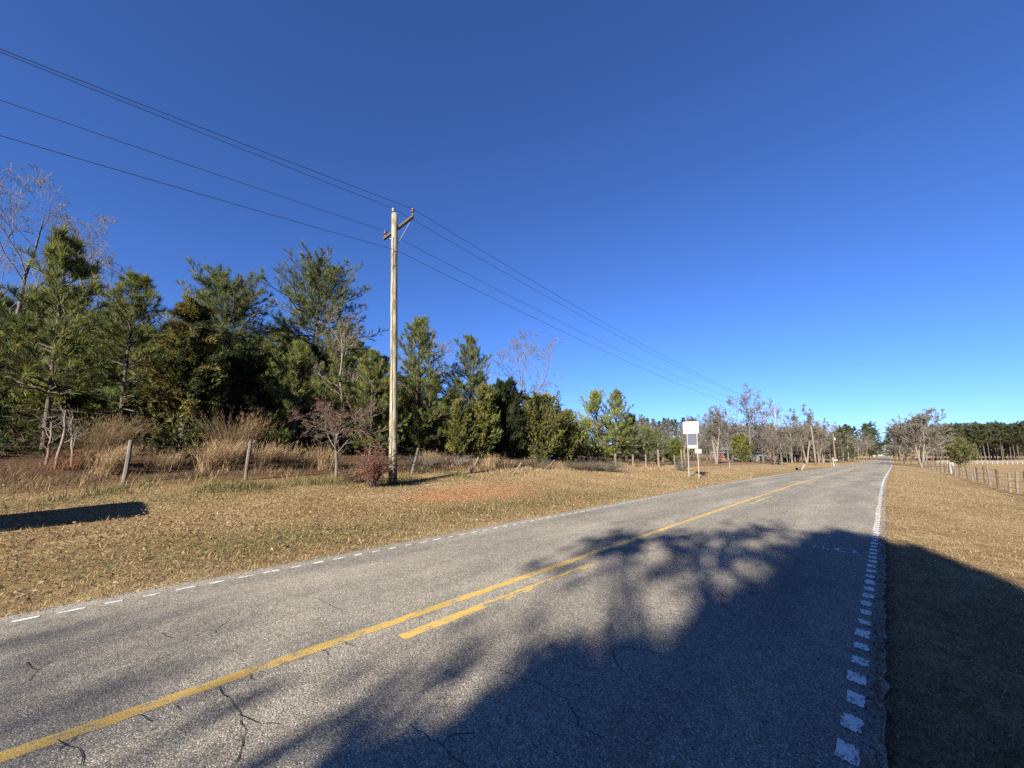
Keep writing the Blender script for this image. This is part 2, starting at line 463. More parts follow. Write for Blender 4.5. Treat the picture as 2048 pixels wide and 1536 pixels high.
mesh_obj('centre_line', *join([strip(U_MID - 0.06, U_MID + 0.06, -60, 60, 0.002, 0.12, 0.0045), strip(U_MID - 0.06, U_MID + 0.06, 60, 700, 0.006, 4)]), M['yellow'], road)
_k = 0
for y0 in [1.87 + 12.2 * i for i in range(-2, 9)]:
    u0 = U_MID + 0.265
    if 0 < y0 < 10:
        mesh_obj('broken_line_dash', *strip(u0, u0 + 0.12, y0, y0 + 0.95, 0.002, 0.07, 0.004), M['yellow'], road)
        mesh_obj('broken_line_dash', *strip(u0 + 0.003, u0 + 0.055, y0 + 0.95, y0 + 2.75, 0.002, 0.06, 0.007), M['yellow'], road)
        mesh_obj('broken_line_dash', *strip(u0 + 0.07, u0 + 0.12, y0 + 1.25, y0 + 1.75, 0.002, 0.06, 0.012), M['yellow_worn'], road)
        mesh_obj('broken_line_dash', *strip(u0, u0 + 0.12, y0 + 2.75, y0 + 3.05, 0.002, 0.06, 0.006), M['yellow_worn'], road)
    else:
        mesh_obj('broken_line_dash', *strip(u0, u0 + 0.1, y0, y0 + 3.0, 0.003, 0.1, 0.008), M['yellow_worn'], road)

def paint_patch(u, y, w, l, rng, mat, skew=0.0):
    n = 34
    a = np.linspace(0, 2 * math.pi, n, endpoint=False) + rng.normal(0, 0.03, 34)
    sq = np.maximum(np.abs(np.cos(a)), np.abs(np.sin(a)))
    r = (1 / sq) * (1 - 0.16 * rng.random(n) ** 2 - 0.30 * rng.random(n) * (rng.random(n) < 0.3))
    pu = u + np.cos(a) * r * w / 2
    py = y + np.sin(a) * r * l / 2 + skew * np.cos(a) * r * w / 2
    V = np.stack([pu + bend(py), py, rz(py) + crown(pu) + 0.004], -1)
    c = A([[u + float(bend(y)), y, float(rz(y)) + float(crown(u)) + 0.004]])
    i = np.arange(n)
    F = np.stack([i, (i + 1) % n, np.full(n, n)], 1)
    mesh_obj('edge_paint_patch', np.concatenate([V, c]), F, mat, road)

_r = np.random.default_rng(3)
y = 1.6
while y < 26:
    paint_patch(U_LINE_R + _r.normal(0, 0.004), y, 0.105 * _r.uniform(0.9, 1.05), (0.17 if y < 6 else 0.2) * _r.uniform(0.8, 1.2), _r, M['white'], -0.25)
    y += 0.315
y = -3.0
while y < 26:
    paint_patch(U_LINE_L + _r.normal(0, 0.006), y, 0.07 * _r.uniform(0.8, 1.1), 0.19 * _r.uniform(0.75, 1.15), _r, M['white'])
    y += 0.315
mesh_obj('edge_line', *strip(U_LINE_R - 0.05, U_LINE_R + 0.05, 26, 900, 0.006, 0.5, 0.004), M['white_far'], road)
mesh_obj('edge_line', *strip(U_LINE_L - 0.05, U_LINE_L + 0.05, 26, 900, 0.006, 0.5, 0.004), M['white_far'], road)

# faded survey paint on the lane: two squiggles, a ring and a dash
def ground_px(px, py, z=0.0):
    v = ray(px, py); k = (z - EYE) / v[2]
    return v[0] * k, v[1] * k
def ribbon(name, pts, w, mat, parent, dz=0.005, rng=None, closed=False):
    P = A(pts, dtype=float)
    if closed: P = np.concatenate([P, P[:1]])
    T = np.gradient(P, axis=0); T = unit(T); Nn = np.stack([-T[:, 1], T[:, 0]], 1)
    ww = w * (np.ones(len(P)) if rng is None else rng.uniform(0.45, 1.35, len(P)))
    L, R_ = P + Nn * ww[:, None] / 2, P - Nn * ww[:, None] / 2
    V = np.concatenate([L, R_]); u = V[:, 0] - bend(V[:, 1])
    V = np.column_stack([V, rz(V[:, 1]) + crown(u) + dz])
    n = len(P); i = np.arange(n - 1)
    return mesh_obj(name, V, np.stack([i, i + 1, i + 1 + n, i + n], 1), mat, parent)
gx, gy = ground_px(1692, 1101)
ribbon('survey_mark', [(gx + 0.11 * math.cos(a), gy + 0.13 * math.sin(a)) for a in np.linspace(0, 2 * math.pi, 20, endpoint=False)], 0.03, M['survey'], road, closed=True)
for pl in ([(1706, 1105), (1716, 1104.5)], [(1627, 1094), (1633, 1091), (1639, 1095), (1646, 1094), (1647, 1097)], [(1655, 1099), (1660, 1096.5), (1667, 1100), (1672, 1097)]):
    ribbon('survey_mark', np.array([ground_px(*q) for q in pl]), 0.03, M['survey'], road)

# cracks
def crack(pxs, w=0.008, seed=0):
    rg = np.random.default_rng(seed)
    P = A([ground_px(*q) for q in pxs])
    d = np.r_[0, np.cumsum(np.linalg.norm(np.diff(P, axis=0), axis=1))]
    n = max(6, int(d[-1] / 0.05)); t = np.linspace(0, d[-1], n)
    Q = np.stack([np.interp(t, d, P[:, 0]), np.interp(t, d, P[:, 1])], 1) + np.cumsum(rg.normal(0, 0.006, (n, 2)), 0) * 0.5 + rg.normal(0, 0.006, (n, 2))
    ribbon('crack', Q, w, M['crack'], road, 0.0035, rg)
_cr = [[(455, 1392), (478, 1430), (490, 1470), (470, 1536)], [(58, 1352), (75, 1330), (100, 1312)], [(120, 1500), (155, 1475), (160, 1465)], [(120, 1478), (165, 1500), (165, 1530)],
       [(495, 1350), (508, 1362)], [(560, 1330), (578, 1322)], [(640, 1300), (655, 1312)], [(455, 1400), (440, 1375)], [(1130, 1262), (1220, 1290), (1330, 1310)], [(1000, 1340), (1080, 1370), (1140, 1410)],
       [(820, 1450), (880, 1490), (940, 1536)], [(1370, 1155), (1450, 1175), (1530, 1190)], [(1420, 1122), (1500, 1140)], [(690, 1282), (705, 1290)], [(350, 1408), (366, 1420)], [(280, 1430), (300, 1446)],
       [(1275, 1205), (1330, 1225), (1400, 1240)], [(460, 1230), (440, 1245), (430, 1262)], [(325, 1255), (345, 1268)], [(1600, 1165), (1700, 1180)]]
_cr += [[(478, 1430), (520, 1448), (560, 1452)], [(1220, 1290), (1235, 1330), (1262, 1360)], [(880, 1490), (905, 1470), (950, 1462)], [(75, 1330), (60, 1310)], [(1450, 1175), (1440, 1200), (1470, 1232)], [(590, 1180), (640, 1192), (680, 1215)], [(1090, 1130), (1130, 1140)], [(1290, 1090), (1340, 1100), (1380, 1118)], [(1140, 1410), (1160, 1450), (1210, 1480)]]
for i, q in enumerate(_cr): crack(q, 0.005, i)

# driveways
def sheet(name, pts, mat, n=10):
    P = A(pts, dtype=float)  # two polylines left/right as (k,2,2)
    V = []
    for a, b in P:
        for t in np.linspace(0, 1, 5):
            q = A(a) * (1 - t) + A(b) * t; V.append((q[0], q[1], tz(*q) + 0.03))
    k = len(P); i = np.arange(k - 1)[:, None] * 5 + np.arange(4)[None]
    F = np.stack([i, i + 1, i + 6, i + 5], -1).reshape(-1, 4)
    return prop(mesh_obj(name, A(V), F, mat), kind='structure')
sheet('driveway', [((0.6 + 0.5 * i, 66.0), (0.6 + 0.5 * i, 69.0)) for i in range(0, 24)], M['gravel'])
sheet('driveway', [((-6.9 - 1.0 * i, 78.0 + 0.1 * i), (-6.9 - 1.0 * i, 80.6 + 0.1 * i)) for i in range(0, 40)], M['gravel'])

# ------------------------------------------------------------------ plants
def hsv_jit(rng, n, cols, amt=0.18):
    c = A(cols)[rng.integers(0, len(cols), n)]
    return c * (1 + rng.uniform(-amt, amt, (n, 1))) * (1 + rng.uniform(-amt * 0.35, amt * 0.35, (n, 3)))

def spikes(P, D, L, W, rng):
    """one thin triangle each: base P, direction D (unit), length L, width W"""
    S = unit(np.cross(D, rng.normal(size=D.shape))) * (W / 2)[:, None]
    V = np.stack([P - S, P + S, P + D * L[:, None]], 1).reshape(-1, 3)
    return V, np.arange(len(V)).reshape(-1, 3)

def tufts(P, Ax, n, length, width, rng, spread=0.75, back=0.14):
    m = len(P)
    p = np.repeat(P, n, 0); a = np.repeat(Ax, n, 0)
    p = p + a * rng.uniform(-back, back * 0.3, (m * n, 1))
    d = unit(a + unit(rng.normal(size=(m * n, 3))) * spread)
    return spikes(p, d, length * rng.uniform(0.65, 1.1, m * n), width * rng.uniform(0.7, 1.2, m * n), rng)

GREENS = [(0.115, 0.132, 0.034), (0.085, 0.105, 0.032), (0.15, 0.16, 0.042), (0.065, 0.084, 0.03)]
BLUEGREENS = [(0.08, 0.10, 0.04), (0.095, 0.115, 0.043), (0.12, 0.13, 0.045), (0.06, 0.078, 0.036)]
OLIVES = [(0.125, 0.13, 0.034), (0.09, 0.10, 0.03), (0.155, 0.15, 0.038), (0.065, 0.08, 0.028)]
BRONZE = [(0.098, 0.092, 0.028), (0.066, 0.074, 0.024), (0.122, 0.106, 0.032), (0.045, 0.056, 0.02)]

def pine_mesh(seed, H, R, cb=0.2, per_m=13.0, twigs=11, needles=24, nl=0.26, nw=0.016, shape='cone', cols=GREENS, lean=0.0, bark='pine_bark', r0=None, dead=0):
    """returns (trunk mesh object, crown mesh object)"""
    rng = np.random.default_rng(seed)
    k = 12; t = np.linspace(0, 1, k)
    wob = np.cumsum(rng.normal(0, 0.012 * H / k * 3, (k, 2)), 0) * t[:, None]
    TP = np.column_stack([wob[:, 0] + lean * t * H, wob[:, 1], t * H])
    r0 = r0 or 0.008 * H + 0.018
    TR = r0 * (1 - t) ** 0.85 + 0.012
    parts = [tubes(TP[None], TR[None], 7)]
    nb = int(H * (1 - cb) * per_m)
    tb = cb + (0.985 - cb) * ((np.arange(nb) + rng.random(nb)) / nb) ** (1.1 if shape == 'cone' else 1.0)
    if shape == 'cone':   # branches sit in yearly whorls
        nw_ = max(5, int(H * (1 - cb) / 0.62))
        wh = cb + (0.985 - cb) * (np.arange(nw_) + rng.uniform(0.2, 0.8, nw_)) / nw_
        tb = wh[np.argmin(np.abs(tb[:, None] - wh[None]), 1)] + rng.normal(0, 0.012, nb)
        tb = np.clip(tb, cb * 0.9, 0.985)
    q = (tb - cb) / (1 - cb)
    if shape == 'cone':
        prof = (1 - q) ** 0.75 * (0.75 + 0.35 * np.minimum(q / 0.15, 1)) + 0.08
    elif shape == 'round':
        prof = np.sqrt(np.clip(1 - (2 * q - 0.75) ** 2 / 1.7, 0.03, 1)) * (0.6 + 0.4 * rng.random(nb))
    else:
        prof = np.clip(0.55 + 0.45 * np.sin(q * 3.1 + 0.5), 0.2, 1) * np.clip((1 - q) * 3.2, 0.15, 1)
    L = R * prof * rng.uniform(0.5, 1.28, nb)
    az = np.arange(nb) * 2.39996 + rng.normal(0, 0.5, nb)
    base = np.stack([np.interp(tb, t, TP[:, 0]), np.interp(tb, t, TP[:, 1]), tb * H], 1)
    el = np.radians(np.interp(q, [0, 0.5, 1], [4, 28, 62] if shape != 'round' else [-6, 14, 48])) + rng.normal(0, 0.12, nb)
    d0 = np.stack([np.cos(az) * np.cos(el), np.sin(az) * np.cos(el), np.sin(el)], 1)
    kb = 6; sb = np.linspace(0, 1, kb)
    BP = base[:, None] + d0[:, None] * (L[:, None] * sb)[..., None]
    BP[:, :, 2] += (0.22 * L[:, None] * sb ** 2.2)
    BP[:, 1:] += np.cumsum(rng.normal(0, 0.035, (nb, kb - 1, 3)), 1) * L[:, None, None]
    BR = (0.009 + 0.016 * L[:, None]) * (1 - 0.8 * sb) * 0.8
    parts.append(tubes(BP, BR, 4))
    # twigs carrying needle tufts
    m = twigs
    ts = 0.28 + 0.72 * (np.arange(m)[None] + rng.random((nb, m))) / m
    idx = ts * (kb - 1); i0 = np.clip(idx.astype(int), 0, kb - 2); fr = (idx - i0)[..., None]
    rows = np.arange(nb)[:, None]
    p = BP[rows, i0] * (1 - fr) + BP[rows, i0 + 1] * fr
    tg = unit(BP[rows, i0 + 1] - BP[rows, i0])
    dr = unit(tg * 0.8 + unit(rng.normal(size=(nb, m, 3))) * 0.75 + A([0, 0, 0.35]))
    tl = (0.16 + 0.26 * L[:, None] * (1.1 - ts)) * rng.uniform(0.6, 1.3, (nb, m))
    e = p + dr * tl[..., None]
    TW = np.stack([p, (p + e) / 2 + rng.normal(0, 0.02, p.shape), e], 2).reshape(-1, 3, 3)
    keep = rng.random(len(TW)) < 0.6
    parts.append(tubes(TW[keep], np.tile(A([0.009, 0.007, 0.004]), (keep.sum(), 1)), 3))
    if dead:
        zb = rng.uniform(0.06, cb, dead) * H; a2 = rng.random(dead) * 6.28; l2 = rng.uniform(0.3, 0.9, dead) * R
        b2 = np.stack([np.interp(zb / H, t, TP[:, 0]), np.interp(zb / H, t, TP[:, 1]), zb], 1)
        dd = np.stack([np.cos(a2), np.sin(a2), rng.uniform(-0.2, 0.35, dead)], 1)
        DP = b2[:, None] + dd[:, None] * (l2[:, None] * np.linspace(0, 1, 4))[..., None] + np.cumsum(rng.normal(0, 0.03, (dead, 4, 3)), 1)
        parts.append(tubes(DP, np.tile(A([0.014, 0.011, 0.008, 0.004]), (dead, 1)), 3))
    pts = e.reshape(-1, 3); ax = unit(dr.reshape(-1, 3) + A([0, 0, 0.25]))
    mid = ((p + e) / 2).reshape(-1, 3)
    sel = rng.random(len(mid)) < 0.55
    tip = BP[:, -1]
    P = np.concatenate([pts, mid[sel], tip, TP[-1:] - A([[0, 0, 0.05]]), TP[-1:] - A([[0, 0, 0.3]])])
    X = np.concatenate([ax, ax[sel], unit(BP[:, -1] - BP[:, -2] + A([0, 0, 0.2])), A([[0, 0, 1.0]]), A([[0, 0, 1.0]])])
    V, Fc = tufts(P, X, needles, nl, nw, rng)
    tint = np.repeat(hsv_jit(rng, len(P), cols, 0.25), needles * 3, 0)
    return join(parts), (V, Fc, tint), bark

def make_tree(name, data, label, cat, loc, group=None, rot=0.0, crown_mat='needle'):
    (TV, TF), (CV, CF, ct), bark = data
    o = thing(name, label, cat, loc, rot, group)
    mesh_obj('trunk', TV, TF, M[bark], o, smooth=True)
    if CV is not None:
        mesh_obj('crown', CV, CF, M[crown_mat], o, tint=ct)
    return o

def cedar_mesh(seed, H, R, n=3600, cols=OLIVES, droop=0.0, power=0.8, base=0.04, fan=7, size=0.2):
    rng = np.random.default_rng(seed)
    k = 8; t = np.linspace(0, 1, k)
    TP = np.column_stack([np.cumsum(rng.normal(0, 0.02, k)), np.cumsum(rng.normal(0, 0.02, k)), t * H * 0.96])
    parts = [tubes(TP[None], ((0.016 * H + 0.02) * (1 - t) ** 0.8 + 0.01)[None], 6)]
    # plumes: branches ending in upswept points that break the outline
    nb = int(70 + 30 * R)
    tb = base + (0.98 - base) * rng.random(nb) ** 1.15; az = rng.random(nb) * 6.283
    prof = lambda q: np.clip((1 - q), 0, 1) ** power * np.clip(0.55 + q / 0.16 * 0.45, 0, 1)
    L = R * (prof(tb) * rng.uniform(0.7, 1.25, nb) + 0.05)
    d = unit(np.stack([np.cos(az), np.sin(az), rng.uniform(0.15, 0.9, nb) - droop], 1))
    b0 = np.stack([0 * az, 0 * az, tb * H * 0.9], 1)
    sb = np.linspace(0, 1, 5)
    BP = b0[:, None] + d[:, None] * (L[:, None] * sb)[..., None]
    BP[:, :, 2] += 0.35 * (1 - 2 * droop) * L[:, None] * sb ** 2
    parts.append(tubes(BP, 0.02 * (1 - 0.85 * sb)[None] * (0.4 + L[:, None]), 3))
    per = n // nb
    ts = rng.random((nb, per)) ** 0.6
    idx = ts * 4; i0 = np.clip(idx.astype(int), 0, 3); fr = (idx - i0)[..., None]; rows = np.arange(nb)[:, None]
    p = BP[rows, i0] * (1 - fr) + BP[rows, i0 + 1] * fr
    rad = (0.12 + 0.26 * L[:, None] * (1.2 - ts))[..., None]
    p = p + unit(rng.normal(size=p.shape)) * rad * rng.random((nb, per, 1)) ** 0.5
    tint = np.repeat(hsv_jit(rng, nb, cols, 0.22), per, 0) * (1 + rng.uniform(-0.25, 0.25, (nb * per, 1)))
    P = p.reshape(-1, 3); P[:, 2] = np.maximum(P[:, 2], 0.04)
    ax = unit(np.repeat(d, per, 0) * 0.7 + A([0, 0, 0.7 - 1.5 * droop]) + rng.normal(0, 0.35, P.shape))
    V, Fc = tufts(P, ax, fan, size, size * 0.22, rng, 0.55, 0.05)
    return join(parts), (V, Fc, np.repeat(tint, fan * 3, 0)), 'pine_bark'

def spawn(rng, PP, PR, PL, m, smin, a0, a1, ratio, k, up, wander, rr=0.6):
    n, kp, _ = PP.shape
    s = smin + (1 - smin) * (np.arange(m)[None] + rng.random((n, m))) / m
    s = np.clip(s, 0, 0.999)
    idx = s * (kp - 1); i0 = np.clip(idx.astype(int), 0, kp - 2); fr = (idx - i0)[..., None]; rows = np.arange(n)[:, None]
    p = PP[rows, i0] * (1 - fr) + PP[rows, i0 + 1] * fr
    tg = unit(PP[rows, i0 + 1] - PP[rows, i0])
    pr = PR[rows, i0] * (1 - fr[..., 0]) + PR[rows, i0 + 1] * fr[..., 0]
    ang = rng.uniform(a0, a1, (n, m, 1))
    pe = rng.normal(size=(n, m, 3)); pe = unit(pe - (pe * tg).sum(-1, keepdims=True) * tg)
    d = unit(tg * np.cos(ang) + pe * np.sin(ang) + A([0, 0, up]))
    L = (PL[:, None] * ratio * (1.15 - 0.6 * s) * rng.uniform(0.65, 1.25, (n, m))).reshape(-1)
    p, d = p.reshape(-1, 3), d.reshape(-1, 3)
    Q = [p]
    for j in range(k - 1):
        d = unit(d + rng.normal(0, wander, d.shape) + A([0, 0, up * 0.35]))
        Q.append(Q[-1] + d * (L / (k - 1))[:, None])
    Q = np.stack(Q, 1)
    r = (np.minimum(pr.reshape(-1) * rr, 0.5))[:, None] * np.linspace(1, 0.35, k)[None]
    return Q, r, L

def bare_mesh(seed, H, R, stems=1, levels=((10, 6), (7, 5), (5, 4), (4, 3), (3, 2)), low=0.25, bark='grey_bark', twig='twig', r0=None, up=0.16, rmin=0.006):
    rng = np.random.default_rng(seed)
    k = 8; r0 = r0 or 0.0075 * H + 0.02
    if stems == 1:
        t = np.linspace(0, 1, k)
        P = np.column_stack([np.cumsum(rng.normal(0, 0.018 * H, k)) * t, np.cumsum(rng.normal(0, 0.018 * H, k)) * t, t * H * 0.86])[None]
        Rr = (r0 * (1 - t) ** 0.7 + 0.015)[None]; L = A([H * 0.86])
    else:
        a = np.arange(stems) * 6.283 / stems + rng.random(stems) * 0.8
        t = np.linspace(0, 1, k)
        sp = rng.uniform(0.35, 0.9, stems) * R * 0.6
        P = np.stack([np.column_stack([np.cos(a[i]) * sp[i] * t ** 0.9 + np.cumsum(rng.normal(0, 0.012 * H, k)) * t + 0.06 * math.cos(a[i]), np.sin(a[i]) * sp[i] * t ** 0.9 + np.cumsum(rng.normal(0, 0.012 * H, k)) * t + 0.06 * math.sin(a[i]), t * H * rng.uniform(0.7, 0.9)]) for i in range(stems)])
        Rr = np.tile(r0 * 0.7 * (1 - t) ** 0.7 + 0.012, (stems, 1)); L = np.full(stems, H * 0.8)
    limbs = [tubes(P, Rr, 7)]; tw = []
    ratio0 = R / (H * 0.86) * 1.15
    for li, (m, kk) in enumerate(levels):
        if li == 0: P, Rr, L = spawn(rng, P, Rr, L, m, low, 0.55, 1.0, ratio0, kk, up, 0.16, 0.5)
        else: P, Rr, L = spawn(rng, P, Rr, L, m, 0.22, 0.4, 0.95, (0.55, 0.55, 0.55, 0.6, 0.6)[li - 1], kk, up * 0.6, 0.2, 0.52)
        Rr = np.maximum(Rr, rmin)
        (limbs if li < 1 else tw).append(tubes(P, Rr, 5 if li == 0 else (4 if li == 1 else 3)))
    TV, TF = join(limbs); CV, CF = join(tw)
    return (TV, TF), (CV, CF, None), bark, twig

def make_bare(name, data, label, loc, group=None, rot=0.0, cat='tree'):
    (TV, TF), (CV, CF, _), bark, twig = data
    o = thing(name, label, cat, loc, rot, group)
    mesh_obj('trunk', TV, TF, M[bark], o, smooth=True)
    mesh_obj('crown', CV, CF, M[twig], o)
    return o

def spot(px, py, D):
    """a thing whose top is seen at pixel (px, py), at distance D: base location and height"""
    x, y = xy_at(px, D, py)
    z = tz(x, y)
    return (x, y, z - 0.05), z_for(x, y, py) - z + 0.05

# --- front row of the roadside woods -------------------------------------------------
PINE_GROUP = 'pines of the roadside woods'
def hero_pine(seed, px, py, D, R, label, **kw):
    loc, H = spot(px, py, D)
    return make_tree('pine_tree', pine_mesh(seed, H * (0.87 if kw.get('shape') == 'round' else 0.95), R, **kw), label, 'tree', loc)
def hero_cedar(seed, px, py, D, R, label, **kw):
    loc, H = spot(px, py, D)
    return make_tree('cedar_tree', cedar_mesh(seed, H, R, **kw), label, 'tree', loc, crown_mat='leaf')
def hero_bare(seed, px, py, D, R, label, **kw):
    loc, H = spot(px, py, D)
    return make_bare('bare_tree', bare_mesh(seed, H * 0.95, R, **kw), label, loc)

T1 = hero_pine(11, 140, 472, 22, 2.2, 'young pine with bright yellow-green needles and visible trunk, at the far left of the woods', cb=0.24, nl=0.34, nw=0.02, twigs=9, dead=14)
T2 = hero_pine(12, 272, 545, 25, 2.1, 'slim young pine with a pointed tip beside the leftmost yellow-green pine', cb=0.2, nl=0.32, twigs=9)
T3 = hero_cedar(13, 392, 572, 20.6, 1.55, 'tall olive and bronze cedar with drooping sprays, left of the dark cedar', n=6500, cols=BRONZE, droop=0.25, power=0.55, size=0.24)
T4 = hero_pine(14, 462, 538, 28, 3.3, 'pine with a rounded crown on a bare trunk behind the bronze cedar', cb=0.45, per_m=24, twigs=20, needles=20, nl=0.3, shape='round', cols=BLUEGREENS, bark='pine_bark')
T5 = hero_cedar(15, 492, 695, 22.5, 1.8, 'dense cedar tinted near-black for its shade, behind the tall tan grass clump', n=6500, cols=[(0.022, 0.032, 0.012), (0.03, 0.04, 0.014), (0.018, 0.026, 0.011)], power=0.5)  # near-black tints put the tree's shade into its foliage colour
T6 = hero_pine(16, 642, 502, 31, 3.8, 'tallest pine of the woods, with a broad open crown', cb=0.40, per_m=22, twigs=20, needles=20, nl=0.31, shape='round', cols=BLUEGREENS, dead=10)
T7 = hero_bare(17, 700, 600, 24, 2.6, 'pale bare tree in front of the tallest pine, beside the utility pole', bark='pale_bark', twig='twig_pale')
T8a = hero_pine(18, 598, 690, 22, 2.0, 'small light-green pine between the dark cedar and the utility pole', cb=0.1, nl=0.27)
T8b = hero_pine(19, 690, 655, 25.5, 2.4, 'bushy mid-green pine just left of the utility pole', cb=0.08, nl=0.27)
T8c = hero_pine(20, 748, 700, 22.5, 1.8, 'small pine partly hidden by the utility pole', cb=0.08, nl=0.22)
T9 = hero_pine(21, 838, 632, 25.5, 2.8, 'pointed pine just right of the utility pole', cb=0.06, per_m=16, nl=0.27)
T10 = hero_pine(22, 941, 674, 27.5, 2.8, 'pointed dark pine between the pole-side pine and the lone bare tree', cb=0.06, per_m=16, nl=0.26, cols=BLUEGREENS)
T11 = hero_bare(23, 1045, 705, 37, 6.0, 'lone bare tree rising behind the low cedars', low=0.2, up=0.1, r0=0.16, twig='twig_pale', rmin=0.008)
T12 = hero_cedar(24, 1003, 796, 28.5, 1.15, 'short narrow cedar below the lone bare tree', n=4200, cols=OLIVES, power=0.6)
T13 = hero_cedar(25, 1082, 786, 28.5, 2.6, 'broad olive cedar right of the lone bare tree', n=7000, cols=OLIVES, power=0.5)
T13b = hero_cedar(26, 1128, 818, 30, 2.1, 'dark low cedar at the right edge of the broad olive cedar', n=4500, cols=OLIVES, power=0.6)
T14 = hero_pine(27, 1193, 786, 36, 3.0, 'bright yellow-green young pine at the right end of the woods', cb=0.03, nl=0.27, cols=[(0.17, 0.19, 0.034), (0.14, 0.165, 0.034)])
T15 = hero_pine(28, 1231, 784, 38, 2.4, 'slim pine standing just right of the bright yellow-green pine', cb=0.1, nl=0.27)
T16 = hero_pine(29, 1262, 832, 42, 2.6, 'low dark pine at the end of the woods, before the open lawn', cb=0.03, nl=0.27, cols=BLUEGREENS)
T17 = hero_bare(30, 60, 345, 33, 4.6, 'tall bare tree above the leftmost pine', bark='grey_bark', twig='twig_pale', up=0.24, low=0.3)
T18 = hero_bare(31, 165, 395, 37, 4.4, 'bare tree behind the tip of the leftmost pine', twig='twig_pale', up=0.2)
T19 = hero_bare(32, 262, 500, 34, 3.2, 'bare tree showing between the two leftmost pines and the bronze cedar', twig='twig_pale', up=0.2)
T20 = hero_bare(33, 868, 650, 36, 3.4, 'thin bare tree behind the two pointed pines right of the pole', up=0.24, twig='twig_pale')
T21 = hero_cedar(34, 950, 830, 25.5, 1.5, 'bushy evergreen under the pointed dark pine', n=4500, cols=OLIVES, power=0.45)

# fill deeper in the woods: copies of the trees above, resized and turned
_rf = np.random.default_rng(44)
ORD = ['first', 'second', 'third', 'fourth', 'fifth', 'sixth', 'seventh', 'eighth', 'ninth', 'tenth', 'eleventh', 'twelfth', 'thirteenth', 'fourteenth', 'fifteenth', 'sixteenth', 'seventeenth', 'eighteenth', 'nineteenth']
_TENS = {2: ('twentieth', 'twenty'), 3: ('thirtieth', 'thirty'), 4: ('fortieth', 'forty'), 5: ('fiftieth', 'fifty'), 6: ('sixtieth', 'sixty'), 7: ('seventieth', 'seventy'), 8: ('eightieth', 'eighty')}
def ordinal(n):
    if n < 20: return ORD[n - 1]
    t, r = divmod(n, 10)
    return _TENS[t][0] if r == 0 else _TENS[t][1] + '-' + ORD[r - 1]
def base_h(o): return max(v[2] for v in (c.bound_box[6] for c in o.children))
_tops = ([-140, 0, 150, 330, 560, 760, 900, 1000, 1110, 1180], [570, 575, 590, 605, 620, 690, 715, 770, 835, 850])
_srcs = [T2, T8a, T8b, T9, T10, T8c]
for row, (d0, d1, lift, word) in enumerate([(26.5, 32, 35, 'middle'), (34, 42, 0, 'back')]):
    for i, px in enumerate(np.arange(-130, 1150, 36.0)):
        D = _rf.uniform(d0, d1)
        py = float(np.interp(px, *_tops)) + _rf.uniform(-5, 55) + lift
        loc, H = spot(px + _rf.uniform(-15, 15), py, D)
        c = copy_tree(_srcs[int(_rf.integers(len(_srcs)))])
        k = H / base_h(c)
        c.location = loc; c.scale = (k * 1.2, k * 1.2, k); c.rotation_euler = (0, 0, _rf.uniform(0, 6.28))
        prop(c, '%s pine from the left in the %s rank of the woods, behind the front trees' % (ordinal(i + 1), word), 'tree', 'pines hidden behind the front row')
for i, (px, py, D) in enumerate([(1010, 800, 34), (1045, 812, 36), (1150, 846, 38), (1172, 834, 41), (1212, 832, 42), (1246, 838, 45), (1290, 850, 48), (1310, 856, 55)]):
    loc, H = spot(px, py, D)
    c = copy_tree(T16); k = H / base_h(c)
    c.location = loc; c.scale = (k * 1.25, k * 1.25, k); c.rotation_euler = (0, 0, 1.3 * i)
    prop(c, '%s low bushy pine from the left along the right end of the woods' % ordinal(i + 1), 'tree', 'low pines closing the woods')
_csrc = [T12, T13b, T21, T5, T13]
for i, px in enumerate(np.arange(-110, 1030, 40.0)):
    D = _rf.uniform(24.5, 28)
    loc, H = spot(px + _rf.uniform(-12, 12), _rf.uniform(750, 835), D)
    c = copy_tree(_csrc[int(_rf.integers(len(_csrc)))])
    k = H / base_h(c)
    c.location = loc; c.scale = (k * 0.9, k * 0.9, k); c.rotation_euler = (0, 0, _rf.uniform(0, 6.28))
    prop(c, '%s low shaded cedar from the left, under the taller trees of the woods' % ordinal(i + 1), 'tree', 'cedars in the shade of the woods')
_ru = np.random.default_rng(45)
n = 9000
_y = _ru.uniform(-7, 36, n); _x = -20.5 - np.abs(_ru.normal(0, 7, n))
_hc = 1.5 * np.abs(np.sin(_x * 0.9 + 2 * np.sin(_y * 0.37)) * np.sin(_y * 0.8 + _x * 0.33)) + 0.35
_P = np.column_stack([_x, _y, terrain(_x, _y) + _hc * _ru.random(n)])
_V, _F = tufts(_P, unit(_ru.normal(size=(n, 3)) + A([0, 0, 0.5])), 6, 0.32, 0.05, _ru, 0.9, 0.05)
prop(mesh_obj('undergrowth', _V, _F, M['leaf'], tint=np.repeat(hsv_jit(_ru, n, [(0.03, 0.038, 0.014), (0.06, 0.045, 0.026), (0.045, 0.05, 0.018), (0.07, 0.055, 0.034)]), 18, 0)), 'dark tangled undergrowth on the floor of the woods', 'undergrowth', kind='stuff')

